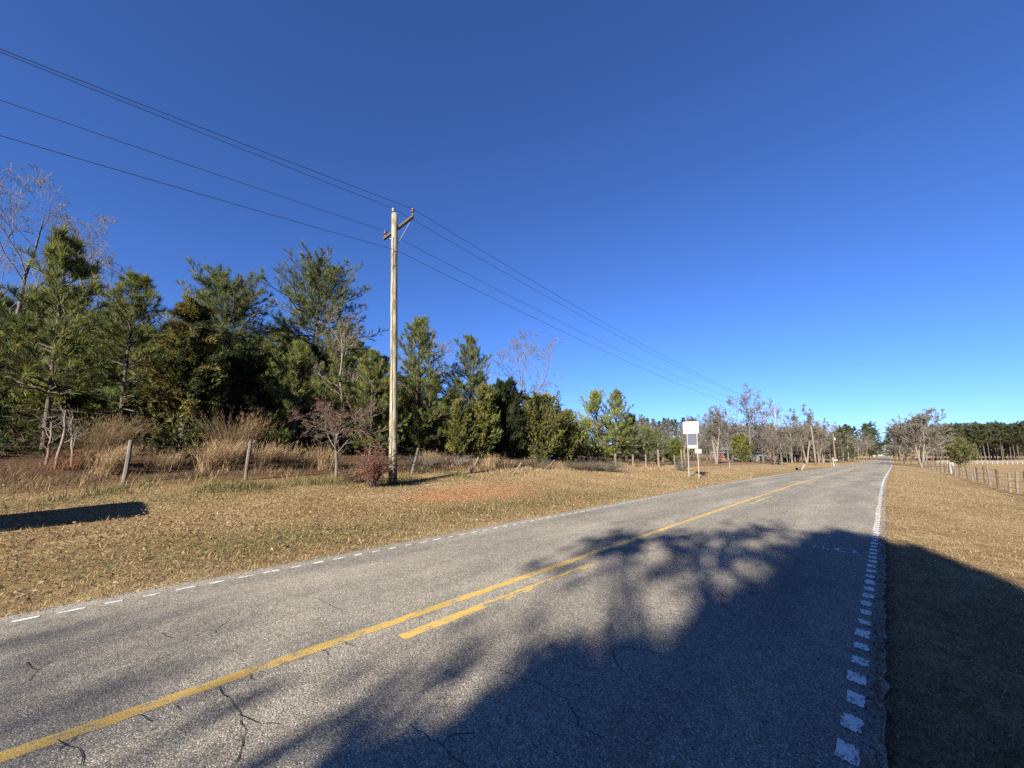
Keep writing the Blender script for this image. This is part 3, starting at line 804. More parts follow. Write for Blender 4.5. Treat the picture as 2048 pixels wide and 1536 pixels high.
# --- trees round the houses and along the road ---------------------------------------
B1 = hero_bare(50, 1427, 806, 78, 3.3, 'white-stemmed bare tree with several trunks, right of the road sign', stems=4, bark='pale_bark', twig='twig_pale', r0=0.24, rmin=0.014)
B2 = hero_bare(51, 1494, 778, 112, 7.0, 'tallest bare tree by the houses, with a fan-shaped crown', r0=0.26, rmin=0.026, up=0.18, low=0.28, twig='twig_pale')
B3 = hero_bare(52, 1522, 852, 98, 3.6, 'low dark-trunked bare tree in front of the white shed', r0=0.22, rmin=0.024, low=0.25, twig='twig', up=0.08)
B4 = hero_bare(53, 1604, 800, 125, 4.0, 'bare tree with pale twin trunks left of the leaning pale pole', stems=2, bark='pale_bark', rmin=0.026, r0=0.3, twig='twig_pale')
B5 = hero_bare(54, 1832, 826, 118, 4.6, 'wide bare tree on the verge beyond the right-hand driveway', stems=5, bark='pale_bark', twig='twig_pale', rmin=0.022, r0=0.26, up=0.2)
E1 = hero_cedar(55, 1481, 866, 104, 2.6, 'round evergreen bush beside the brick house', n=2600, power=0.45, size=0.4, cols=OLIVES)
E2 = hero_cedar(56, 1916, 872, 128, 3.0, 'green cedar standing in front of the distant pine belt', n=2400, power=0.75, size=0.45, cols=[(0.095, 0.10, 0.034), (0.07, 0.078, 0.03), (0.12, 0.115, 0.045)])
E3 = hero_cedar(57, 1346, 876, 62, 1.6, 'small bright evergreen left of the road sign', n=2600, power=0.5, size=0.3, cols=[(0.10, 0.115, 0.024), (0.08, 0.1, 0.022)])
for o in (B1, B2, B3, B4, B5): o['group'] = 'bare trees round the houses'
_bsrc = [B2, B4, B3, T11, T20]
_near_b = [(1323, 838, 78), (1305, 842, 90), (1290, 836, 95), (1395, 826, 92), (1452, 838, 118), (1545, 846, 118), (1560, 812, 130), (1578, 838, 120), (1585, 850, 135), (1625, 828, 140), (1640, 836, 150), (1655, 846, 150),
           (1668, 842, 165), (1680, 850, 190), (1470, 842, 140), (1510, 835, 150), (1535, 832, 145), (1610, 838, 160), (1365, 838, 105), (1380, 842, 120), (1440, 846, 140), (1800, 846, 170), (1860, 858, 150), (1728, 858, 240), (1722, 866, 200), (1570, 856, 115), (1598, 848, 118), (1632, 856, 130), (1338, 846, 100), (1410, 836, 130), (1465, 856, 150), (1485, 850, 160), (1500, 858, 125), (1530, 862, 110), (1552, 850, 160), (1590, 860, 150), (1615, 852, 165), (1648, 858, 160), (1660, 862, 175), (1676, 866, 200), (1700, 868, 215), (1275, 840, 85), (1815, 858, 160), (1845, 862, 165), (1875, 866, 170), (1372, 852, 112), (1388, 858, 125), (1404, 852, 135), (1418, 858, 120), (1434, 862, 128), (1446, 856, 150), (1462, 864, 118), (1476, 858, 128), (1506, 866, 135), (1518, 860, 140), (1540, 866, 128), (1562, 862, 140), (1575, 868, 132), (1606, 866, 136), (1622, 868, 145), (1640, 870, 150), (1654, 872, 165), (1670, 874, 180), (1543, 846, 84), (1558, 850, 86), (1786, 872, 180), (1796, 866, 150), (1858, 874, 150)]
for i, (px, py, D) in enumerate(_near_b):
    loc, H = spot(px, py, D)
    s = _bsrc[int(_rf.integers(len(_bsrc)))]
    c = copy_tree(s); k = H / base_h(c)
    c.location = loc; c.scale = (k * 0.95, k * 0.95, k); c.rotation_euler = (0, 0, _rf.uniform(0, 6.28))
    prop(c, '%s bare winter tree from the left among those in the distance along the road' % ordinal(1 + sorted(_near_b).index((px, py, D))), 'tree', 'bare trees in the distance')

FP = []
for sd in (60, 61, 62):
    FP.append(pine_mesh(sd, 15.0, 2.6, cb=0.5, per_m=8, twigs=7, needles=9, nl=0.6, nw=0.09, shape='round', cols=[(0.048, 0.06, 0.028), (0.062, 0.074, 0.032), (0.04, 0.05, 0.025)], r0=0.15, dead=8))
for sd in (63, 64):
    FP.append(pine_mesh(sd, 15.0, 3.0, cb=0.12, per_m=6, twigs=8, needles=8, nl=0.6, nw=0.09, shape='cone', cols=[(0.05, 0.06, 0.028), (0.07, 0.074, 0.032), (0.042, 0.05, 0.026)], r0=0.15))
_far_src = {}
def far_pine(px, py, D, label, group, wide=1.0, kinds=(0, 1, 2), i=[0]):
    loc, H = spot(px, py, D)
    s = kinds[i[0] % len(kinds)]; i[0] += 1
    if s not in _far_src:
        o = _far_src[s] = make_tree('pine_tree', FP[s], label, 'tree', loc, group)
    else:
        o = copy_tree(_far_src[s])
    k = H / 15.0
    o.location = loc; o.scale = (k * wide, k * wide, k); o.rotation_euler = (0, 0, _rf.uniform(0, 6.28))
    prop(o, label, 'tree', group)
for j in range(30):
    far_pine(1868 + j * 7.0 + _rf.uniform(-3, 3), np.interp(j, [0, 12, 29], [858, 851, 847]) + _rf.uniform(-3, 5), _rf.uniform(270, 285), '%s tall pine from the left in the front rank of the belt beyond the field' % ordinal(j + 1), 'pines of the belt beyond the field')
for j in range(34):
    far_pine(1858 + j * 6.6 + _rf.uniform(-3, 3), 853 + _rf.uniform(-4, 4), _rf.uniform(296, 330), '%s tall pine from the left in the rear rank of the belt beyond the field' % ordinal(j + 1), 'pines of the belt beyond the field', kinds=(0, 3, 1))
for j in range(30):
    far_pine(1862 + j * 7.5 + _rf.uniform(-3, 3), 872 + _rf.uniform(-8, 8), _rf.uniform(335, 350), '%s low pine from the left behind the stems of the belt beyond the field' % ordinal(j + 1), 'pines of the belt beyond the field', 1.6, (3, 4))
for j, (px, py, D) in enumerate([(1683, 856, 250), (1690, 851, 235), (1698, 853, 240), (1705, 858, 250), (1728, 850, 280), (1733, 852, 300), (1738, 849, 285), (1748, 858, 300), (1776, 868, 330), (1782, 858, 290), (1792, 850, 255), (1804, 848, 250), (1822, 851, 265), (1846, 853, 280)]):
    far_pine(px, py, D, '%s dark distant pine from the left at the far end of the road' % ordinal(j + 1), 'pines at the far end of the road', 1.35, (3, 0, 4))
for j in range(38):
    far_pine(1256 + j * 12 + _rf.uniform(-4, 4), np.interp(j, [0, 8, 20, 37], [838, 840, 850, 862]) + _rf.uniform(-3, 8), _rf.uniform(150, 200), '%s pine from the left in the line behind the houses' % ordinal(j + 1), 'pines behind the houses', 1.2, (3, 4, 3, 0))
for j in range(12):
    far_pine(1752 + j * 3.0, 884 + _rf.uniform(-3, 3), 760 + j * 8, '%s tiny pine from the left on the crest where the road ends' % ordinal(j + 1), 'pines on the crest', 2.0, (3, 4))

# --- the evergreen behind the camera that shades the road ------------------------------
def shade_tree():
    sdir = A([-math.sin(SUN_AZ), -math.cos(SUN_AZ)]); n_ = A([sdir[1], -sdir[0]])
    B = n_ * 0.6 - sdir * 18.0
    te = math.tan(SUN_EL)
    rng = np.random.default_rng(90)
    H = 13.0
    o = thing('evergreen_tree', 'broad evergreen tree behind the viewer, shading the road', 'tree', (B[0], B[1], 0.0))
    k = 9; t = np.linspace(0, 1, k)
    TP = np.column_stack([np.cumsum(rng.normal(0, 0.08, k)), np.cumsum(rng.normal(0, 0.08, k)), t * H * 0.9])
    limbs = [tubes(TP[None], (0.26 * (1 - t) ** 0.8 + 0.03)[None], 8)]
    # leaf mass: fills the crown as it stands against the sun; u across the sun's direction, h up
    n = 34000
    u = rng.uniform(-3.3, 3.05, n); q = rng.random(n) ** 0.7
    solid = np.interp(u, [-3.3, -2.45, -2.1, -1.75, -1.42, -0.51, 0.2, 0.8, 1.15, 1.85, 2.56, 3.05], [6.6, 8.1, 8.5, 8.9, 9.5, 10.1, 10.9, 12.0, 12.7, 12.9, 12.6, 11.6])
    solid = solid - 0.5 * rng.random(n) ** 3 - 0.35 * np.abs(np.sin(3.1 * u + 0.8)) * np.abs(np.sin(7.3 * u)) - 0.15
    h = 1.6 + (solid - 1.6) * q
    w = rng.normal(0, 1.5, n)
    L_ = lambda u, w, h: np.stack([n_[0] * (u - 0.6) + sdir[0] * w, n_[1] * (u - 0.6) + sdir[1] * w, h - w * te], 1)
    P = L_(u, w, h); P = P[P[:, 2] > 0.5]
    # airy outer boughs
    m = 64
    u1 = np.concatenate([rng.uniform(-3.7, -1.6, 34), rng.uniform(-2.4, 0.9, m - 34)])
    h1 = np.concatenate([np.interp(u1[:34], [-3.9, -2.4, -1.2], [7.6, 8.6, 9.8]) - rng.uniform(0.2, 2.2, 34), np.interp(u1[34:], [-2.4, -1.5, 0.9], [11.6, 12.0, 12.6]) - rng.uniform(0, 2.0, m - 34)])
    w1 = rng.normal(0, 1.0, m)
    tip = L_(u1, w1, h1)
    root = np.stack([np.interp(tip[:, 2] * 0.62, TP[:, 2], TP[:, 0]), np.interp(tip[:, 2] * 0.62, TP[:, 2], TP[:, 1]), tip[:, 2] * 0.62], 1)
    sb = np.linspace(0, 1, 6)
    BP = root[:, None] * (1 - sb)[None, :, None] + tip[:, None] * sb[None, :, None]
    BP[:, 1:-1] += rng.normal(0, 0.15, (m, 4, 3))
    limbs.append(tubes(BP, np.tile(np.linspace(0.07, 0.012, 6), (m, 1)), 4))
    cl = np.repeat(tip, 16, 0) + rng.normal(0, 0.3, (m * 16, 3)) * rng.uniform(0.4, 1.3, (m * 16, 1))
    P = np.concatenate([P, cl])
    d = unit(rng.normal(size=P.shape) + A([0, 0, 0.4]))
    V, Fc = tufts(P, d, 3, 0.26, 0.13, rng, 0.9, 0.02)
    tint = np.repeat(hsv_jit(rng, len(P), [(0.03, 0.05, 0.016), (0.045, 0.065, 0.02)], 0.2), 9, 0)
    TV, TF = join(limbs)
    mesh_obj('trunk', TV, TF, M['grey_bark'], o, smooth=True)
    mesh_obj('crown', V, Fc, M['leaf'], o, tint=tint)
    for j, (uu, vv, kk) in enumerate([(-9, -38, 1.05), (-16, -40, 1.1), (9.5, -33, 1.0), (16, -30, 1.05), (0.3, -27, 0.62), (-24, -42, 1.1), (23, -26, 0.9), (8.0, -9, 0.68), (10.5, -2, 0.62), (1.4, -9.5, 0.42)]):  # unseen copies added to block the sky and deepen the shade
        c = copy_tree(o); q = n_ * uu + sdir * vv
        c.location = (q[0], q[1], tz(q[0], q[1])); c.scale = (kk * 1.5, kk * 1.5, kk); c.rotation_euler = (0, 0, 1.1 * j + 0.7)
        prop(c, '%s unseen evergreen added behind the viewer to block skylight' % ordinal(j + 1), 'tree', 'added evergreens behind the viewer')
shade_tree()
_sd = A([-math.sin(SUN_AZ), -math.cos(SUN_AZ)]); _nd = A([_sd[1], -_sd[0]])
for j, (uu, vv, H, R, lab) in enumerate([(-4.9, -31, 17.0, 3.2, 'bare tree behind the viewer casting thin branch shadows on the left lane'), (-2.9, -36, 18.0, 3.0, 'second bare tree behind the viewer, farther from the road')]):
    q = _nd * uu + _sd * vv
    make_bare('bare_tree', bare_mesh(95 + j, H, R, levels=((13, 6), (7, 5), (6, 4), (4, 3)), low=0.45, r0=0.10, rmin=0.009, up=0.05), lab, (q[0], q[1], tz(q[0], q[1])))

# --- stand-in board added out of frame to cast the shadow on the verge ----------------------
def shadow_caster_board():
    x, y = -11.99, -4.1
    z = tz(x, y)
    o = thing('shadow_caster_board', 'unseen wide board with rounded corners, added to cast the shadow on the verge', 'board', (x, y, z), -0.218)
    w, h, r, th = 1.75, 2.28, 0.22, 0.07
    pts = [(-w / 2, 0.05), (w / 2, 0.05)]
    for cx_, a0 in ((w / 2 - r, 0), (-w / 2 + r, math.pi / 2)):
        pts += [(cx_ + r * math.cos(a0 + a), h - r + r * math.sin(a0 + a)) for a in np.linspace(0, math.pi / 2, 6)]
    n = len(pts); b = MB()
    V = [(p[0], -th / 2, p[1]) for p in pts] + [(p[0], th / 2, p[1]) for p in pts]
    b.add(V, [tuple(range(n)), tuple(range(2 * n - 1, n - 1, -1))] + [(i, i + n, (i + 1) % n + n, (i + 1) % n) for i in range(n)])
    b.build('panel', M['board'], o)
    for sx in (-0.7, 0.7):
        MB().box((sx, -0.1, 0.85), (0.1, 0.1, 1.9)).build('post', M['post'], o)
shadow_caster_board()

# ------------------------------------------------------------------ utility poles and wires
POLE = A([*xy_at(785, 15.9, 975), 0.0]); POLE[2] = tz(POLE[0], POLE[1])
def pole_top(px, py, base):
    """point above base leaning along x only so that it shows at (px, py)"""
    v = ray(px, py)
    k = base[1] / v[1]
    return A([v[0] * k, base[1], EYE + v[2] * k])
PT = pole_top(790, 428, POLE)
def lathe(mb, prof, c, n=10):
    pts = [(c[0], c[1], c[2] + z) for z, r in prof]
    mb.tube(pts, [r for z, r in prof], n)
INS = [(0, 0.02), (0.05, 0.03), (0.06, 0.065), (0.10, 0.07), (0.115, 0.045), (0.13, 0.05), (0.14, 0.075), (0.18, 0.07), (0.2, 0.03)]
pl = thing('utility_pole', 'tall pale weathered wooden utility pole on the grass verge', 'utility pole', tuple(POLE))
k = 24; tt = np.linspace(0, 1, k)
ax_ = (PT - POLE)
b = MB()
b.tube([(ax_[0] * t + 0.012 * math.sin(5 * t), 0.012 * math.sin(4 * t + 1), ax_[2] * t - 0.3 * (1 - t)) for t in tt], 0.165 - 0.04 * tt, 16)
b.build('pole', M['pole'], pl, smooth=True)
MB().tube([(ax_[0] * t + 0.012 * math.sin(5 * t) + 0.10, 0.012 * math.sin(4 * t + 1) - (0.135 - 0.03 * t), ax_[2] * t) for t in np.linspace(0.0, 0.9, 20)], [0.008] * 20, 5).build('ground_wire', M['wire'], pl)
MB().box((0.0 + ax_[0] * 0.14, -0.165, 1.75), (0.07, 0.012, 0.10)).build('number_tag', M['galv'], pl)
def local(p): return A(p) - POLE
arm_z = on_plane_x(797, 452, POLE[0] + ax_[0])[2] if False else None
def at_y(px, py, Y):
    v = ray(px, py); k_ = Y / v[1]
    return A([v[0] * k_, Y, EYE + v[2] * k_])
ARM_Y = POLE[1] + 0.17
aR, aL = at_y(827, 434, ARM_Y), at_y(768, 476, ARM_Y)
az_ = (aR[2] + aL[2]) / 2
aR[2] = az_ + 0.02; aL[2] = az_ - 0.02
cx_ = (aR + aL) / 2
b = MB(); b.box(local(cx_), (abs(aR[0] - aL[0]), 0.09, 0.115)); b.build('crossarm', M['arm'], pl)
pxm = POLE[0] + ax_[0] * (az_ - POLE[2]) / ax_[2]
for e, sgn in ((aR, 0.72), (aL, 0.72)):
    q0 = local([pxm + (e[0] - pxm) * sgn, ARM_Y + 0.06, az_ - 0.06]); q1 = local([pxm, ARM_Y + 0.0, az_ - 0.72])
    MB().tube([q0, q1], [0.016, 0.016], 6).build('brace', M['galv'], pl)
attach = []
def insulator(p, mat='brown_porcelain'):
    b = MB(); lathe(b, INS, local(p)); i_ = b.build('insulator', M[mat], pl, smooth=True)
    MB().tube([local(p) - A([0, 0, 0.16]), local(p) + A([0, 0, 0.02])], [0.014, 0.014], 6).build('pin', M['galv'], i_)
    return A(p) + A([0, 0, 0.2])
W_R = insulator([aR[0] - 0.07, ARM_Y, az_ + 0.14])
W_L = insulator([aL[0] + 0.09, ARM_Y, az_ + 0.14])
tp = PT + A([-0.09, -0.03, 0.08])
W_T = insulator(tp, 'porcelain')
MB().tube([local(PT) + A([-0.09, -0.03, -0.5]), local(tp)], [0.02, 0.02], 6).build('pole_top_pin', M['galv'], pl)
nz = at_y(786, 505, POLE[1])[2]
W_N = A([POLE[0] + ax_[0] * (nz - POLE[2]) / ax_[2] + 0.14, POLE[1], nz])
MB().tube([local(W_N) - A([0.06, 0, 0]), local(W_N) + A([0.02, 0, 0])], [0.03, 0.03], 8).build('neutral_clamp', M['galv'], pl)

# next pole along the line, above the trees by the houses
def far_pole(px_top, py_top, D, name, label, r=0.14, lean=0.0, arm=0.0, box=False, mat='pole'):
    loc, H = spot(px_top, py_top, D)
    o = thing(name, label, 'utility pole', (loc[0], loc[1], loc[2] + 0.05), 0.0, 'poles along the road')
    MB().tube([(-lean * (1 - t) * H, 0, -0.2 * (1 - t) + H * t) for t in np.linspace(0, 1, 5)], np.linspace(r, r * 0.68, 5), 8).build('pole', M[mat], o, smooth=True)
    if arm:
        MB().box((0, -0.15, H - 0.45), (arm, 0.1, 0.12)).build('crossarm', M['post_pale'], o)
        for sx in (-0.45, 0.45):
            b = MB(); lathe(b, INS, (sx * arm, -0.15, H - 0.39)); b.build('insulator', M['porcelain'], o)
    if box:
        MB().tube([(0.28, -0.2, H - 1.9), (0.28, -0.2, H - 1.85), (0.28, -0.2, H - 1.1), (0.28, -0.2, H - 1.05)], [0.2, 0.23, 0.23, 0.12], 10).build('transformer', M['galv'], o)
    return A([loc[0], loc[1], loc[2] + H])
P2 = far_pole(1549, 812, 92, 'utility_pole', 'utility pole rising above the bare trees beside the house', arm=2.2)
P3 = far_pole(1622, 852, 104, 'utility_pole', 'pale pole leaning left in front of the bare trees', r=0.2, lean=-0.04, mat='post_pale')
P4 = far_pole(1666, 868, 145, 'utility_pole', 'distant utility pole standing behind the roadside mailboxes', r=0.2, box=True, mat='post_pale')
P5 = far_pole(1694, 880, 178, 'utility_pole', 'distant pole in front of the dark pines', r=0.2, mat='post_pale')
P6 = far_pole(1707, 888, 205, 'utility_pole', 'distant pole with a crossarm and transformer', r=0.2, arm=3.0, box=True, mat='post_pale')
P7 = far_pole(1715, 891, 232, 'utility_pole', 'farthest but one of the poles along the road', r=0.22, arm=3.0, box=True, mat='post_pale')
P8 = far_pole(1720, 893, 262, 'utility_pole', 'farthest and smallest of the poles along the road', r=0.22, mat='post_pale')

def wire(name, w1, left_row, p2, sag2, label, r=0.0085):
    # left of the pole: through the point seen at the frame's left edge
    X = w1[0]
    e = on_plane_x(0, left_row, X)
    slope = (w1[2] - e[2]) / (w1[1] - e[1])
    yL = np.linspace(-45, w1[1], 20)
    c = 0.0009
    zL = w1[2] + (slope - c * (w1[1] - e[1])) * (yL - w1[1]) + c * (yL - w1[1]) ** 2
    # exact through both points
    zL = w1[2] + (yL - w1[1]) * slope + c * (yL - w1[1]) * (yL - e[1])
    L = np.column_stack([np.full(20, X), yL, zL])
    t = np.linspace(0, 1, 40)[1:, None]
    R_ = w1 * (1 - t) + p2 * t; R_[:, 2] -= sag2 * 4 * (t * (1 - t))[:, 0]
    P = np.concatenate([L, R_])
    # on to the following pole
    q = p2 + (P4 + A([0, 0, -0.3]) - P2)
    t = np.linspace(0, 1, 16)[1:, None]
    S_ = p2 * (1 - t) + q * t; S_[:, 2] -= 1.0 * 4 * (t * (1 - t))[:, 0]
    P = np.concatenate([P, S_])
    V, Fq = tubes(P[None], np.full((1, len(P)), r), 5)
    return prop(mesh_obj(name, V, Fq, M['wire'], smooth=True), label, 'wire', 'overhead wires')
wire('overhead_wire', W_T, 104, P2 + A([0, 0, 0.1]), 1.3, 'upper overhead wire running over the top of the pole')
wire('overhead_wire', W_R, 98, P2 + A([1.0, 0, -0.3]), 1.3, 'overhead wire held by the road-side end of the crossarm')
wire('overhead_wire', W_L, 200, P2 + A([-1.0, 0, -0.3]), 1.3, 'overhead wire held by the woods-side end of the crossarm')
wire('overhead_wire', W_N, 271, P2 + A([0, 0, -1.6]), 1.3, 'lowest overhead wire, clamped to the pole below the crossarm', 0.009)

# ------------------------------------------------------------------ fences
def fence_post(parent, x, y, h, r, mat, lx=0.0, ly=0.0, rng=RNG, z=None):
    z = tz(x, y) if z is None else z
    n = 7; k = 4
    b = MB()
    pts = [(x + lx * t * h + rng.normal(0, 0.008), y + ly * t * h + rng.normal(0, 0.008), z - 0.15 * (1 - t) + t * h) for t in np.linspace(0, 1, k)]
    b.tube(pts, [r * rng.uniform(0.9, 1.1) for _ in range(k)], n)
    b.build('post', mat, parent, smooth=False)
    return A(pts[-1]), A(pts[0])

def strand(parent, pts, r=0.005):
    P = A(pts)[None]
    V, Fq = tubes(P, np.full((1, len(pts)), r), 4)
    mesh_obj('wire', V, Fq, M['fence_wire'], parent)

lf = thing('wire_fence', 'old broken wire fence with leaning posts at the edge of the woods', 'fence', (0, 0, 0))
_rl = np.random.default_rng(5)
tops = []
for px, py0, py1, X, mat, lx, ly in [(247, 965, 880, -16.2, 'post', -0.03, 0.06), (490, 962, 881, -15.9, 'post', -0.02, 0.07), (822, 940, 896, -15.6, 'post', 0.0, 0.3), (938, 945, 915, -15.2, 'post_pale', 0.05, 0.75), (1022, 947, 927, -14.6, 'post_pale', 0.1, 1.3), (1085, 944, 936, -15.2, 'post_pale', 0.0, 2.2)]:
    p = on_plane_x(px, py0, X); y_ = p[1]
    g_ = tz(X, y_)
    h = max(0.55, z_for(X, y_, py1) - g_)
    tops.append(fence_post(lf, X, y_, h / math.sqrt(1 + 0.0), 0.055, M[mat], lx, ly, _rl))
for (t0, b0), (t1, b1) in zip(tops[:3], tops[1:3]):
    for f in (0.92, 0.66, 0.4):
        q0, q1 = b0 * (1 - f) + t0 * f, b1 * (1 - f) + t1 * f
        strand(lf, [q0 * (1 - s) + q1 * s - A([0, 0, 0.10 * 4 * s * (1 - s)]) for s in np.linspace(0, 1, 7)])
q0 = tops[0][0]; strand(lf, [q0 + A([-0.1, -s * 9, -0.15 - 0.1 * math.sin(s * 3)]) for s in np.linspace(0, 1, 6)])
q0 = tops[0][0]; strand(lf, [q0 + A([-0.1, -s * 9, -0.5 - 0.1 * math.sin(s * 3)]) for s in np.linspace(0, 1, 6)])
cf = thing('wire_fence', 'row of short bleached posts ending left of the road sign', 'fence', (0, 0, 0))
tops = []
for px, py0, py1 in [(1232, 940, 907), (1267, 941, 909), (1293, 940, 909), (1318, 939, 899), (1350, 937, 910), (1364, 930, 899), (1370, 931, 900)]:
    X = -15.6
    p = on_plane_x(px, py0, X); y_ = p[1]; g_ = tz(X, y_)
    tops.append(fence_post(cf, X, y_, max(0.6, z_for(X, y_, py1) - g_), 0.075 if px != 1318 else 0.1, M['post_pale'], 0.0, -0.05, _rl))
for (t0, b0), (t1, b1) in zip(tops[:-3], tops[1:-2]):
    for f in (0.85, 0.5): strand(cf, [b0 * (1 - f) + t0 * f, b1 * (1 - f) + t1 * f])

rf = thing('wire_fence', 'wire fence of many crooked posts along the right-hand field', 'fence', (0, 0, 0))
tops = []
y_ = 21.0; i = 0
_mats = ['post_dark', 'post_dark', 'post', 'post_dark', 'post_pale', 'post_dark', 'post']
while y_ < 150:
    X = 4.6 + bend(y_)
    tops.append(fence_post(rf, X + _rl.normal(0, 0.05), y_, _rl.uniform(1.02, 1.3), _rl.uniform(0.038, 0.058), M[_mats[i % 7]], _rl.normal(0, 0.05), _rl.normal(0, 0.05), _rl))
    if i in (3, 4, 9, 14): fence_post(rf, X + 0.22, y_ + 0.25, _rl.uniform(0.9, 1.2), 0.055, M['post_pale'], _rl.normal(0, 0.06), -0.05, _rl)
    y_ += _rl.uniform(2.6, 3.4); i += 1
for (t0, b0), (t1, b1) in zip(tops[:-1], tops[1:]):
    for f in (0.9, 0.62, 0.34): strand(rf, [b0 * (1 - f) + t0 * f, b1 * (1 - f) + t1 * f], 0.006)

pf = thing('pasture_fence', 'dark posts and wires crossing the right-hand field', 'fence', (0, 0, 0))
tops = []
for j in range(9):
    x, y_ = 22 - 1.9 * 0 + j * 5.5, 84 + 0.5 * j
    tops.append(fence_post(pf, x, y_, 1.3, 0.09, M['post_dark'], _rl.normal(0, 0.03), 0, _rl))
for (t0, b0), (t1, b1) in zip(tops[:-1], tops[1:]):
    for f in (0.9, 0.5): strand(pf, [b0 * (1 - f) + t0 * f, b1 * (1 - f) + t1 * f], 0.012)

wf = thing('board_fence', 'long white rail fence at the far side of the right-hand field', 'fence', (0, 0, 0))
_wp = []
for j in range(22):
    px = 1872 + j * 10
    x, y_ = xy_at(px, 205)
    _wp.append((x, y_, tz(x, y_)))
for j, (x, y_, z_) in enumerate(_wp):
    MB().box((x, y_, z_ + 0.6), (0.18, 0.18, 1.2)).build('post', M['trim'], wf)
for (a_, b_) in zip(_wp[:-1], _wp[1:]):
    for hh in (0.62, 1.06):
        MB().tube([(a_[0], a_[1] - 0.12, a_[2] + hh), (b_[0], b_[1] - 0.12, b_[2] + hh)], [0.12, 0.12], 4).build('rail', M['trim'], wf)

gp = thing('gate_post', 'pair of stout white-painted gate posts at the right-hand driveway', 'gate post', (0, 0, 0))
for dx, lean in ((0.0, 0.06), (0.32, -0.1)):
    fence_post(gp, 5.4 + dx, 70.2, 1.35, 0.17, M['trim'], lean, 0.0, _rl)

# ------------------------------------------------------------------ road sign seen from behind
sx_, sy_ = xy_at(1387, 29.6, 950)
sz_ = tz(sx_, sy_)
sg = thing('road_sign', 'cluster of plain metal road sign backs on two thin posts', 'road sign', (sx_, sy_, sz_))
def rrect(name, cx, cz, w, h, mat, r=0.05, y_=0.03, th=0.006):
    pts = []
    for qx, qz, a0 in ((1, 1, 0), (-1, 1, 90), (-1, -1, 180), (1, -1, 270)):
        for a in np.radians(np.linspace(a0, a0 + 90, 5)):
            pts.append((cx + qx * (w / 2 - r) + r * math.cos(a), cz + qz * (h / 2 - r) + r * math.sin(a)))
    n = len(pts); b = MB()
    V = [(p[0], y_ - th / 2, p[1]) for p in pts] + [(p[0], y_ + th / 2, p[1]) for p in pts]
    b.add(V, [tuple(range(n)), tuple(range(2 * n - 1, n - 1, -1))] + [(i, i + n, (i + 1) % n + n, (i + 1) % n) for i in range(n)])
    o = b.build(name, M[mat], sg)
    return o
def sgz(py): return z_for(sx_, sy_, py) - sz_
def pan(name, x0, x1, y0, y1, mat, **kw):
    zc = (sgz(y0) + sgz(y1)) / 2; h = sgz(y0) - sgz(y1)
    sc_ = 0.0325
    return rrect(name, ((x0 + x1) / 2 - 1381.5) * sc_, zc, (x1 - x0) * sc_, h, mat, **kw)
p_ = pan('top_panel', 1364, 1396.5, 843, 867, 'sign_back'); p_['label'] = 'wide bright top panel'
p_ = pan('middle_panel', 1370.5, 1392, 868, 889, 'sign_grey'); p_['label'] = 'dark blue-grey middle panel'
pan('strip_panel', 1371, 1393, 890, 896.5, 'sign_back', r=0.02)
pan('small_panel', 1386, 1400, 898, 907, 'galv', r=0.02, y_=0.045)
for sx in (1372.5, 1392.5):
    b = MB(); x_ = (sx - 1381.5) * 0.0325
    b.box((x_, 0, (sgz(845) - 0.3) / 2), (0.055, 0.03, sgz(845) + 0.3)); b.box((x_, -0.022, (sgz(845) - 0.3) / 2), (0.022, 0.02, sgz(845) + 0.3))
    b.build('post', M['galv'], sg)
    for zz in (sgz(848), sgz(862), sgz(872), sgz(886), sgz(893)):
        MB().tube([(x_, -0.04, zz), (x_, -0.028, zz)], [0.016, 0.016], 6).build('bolt', M['galv'], sg)

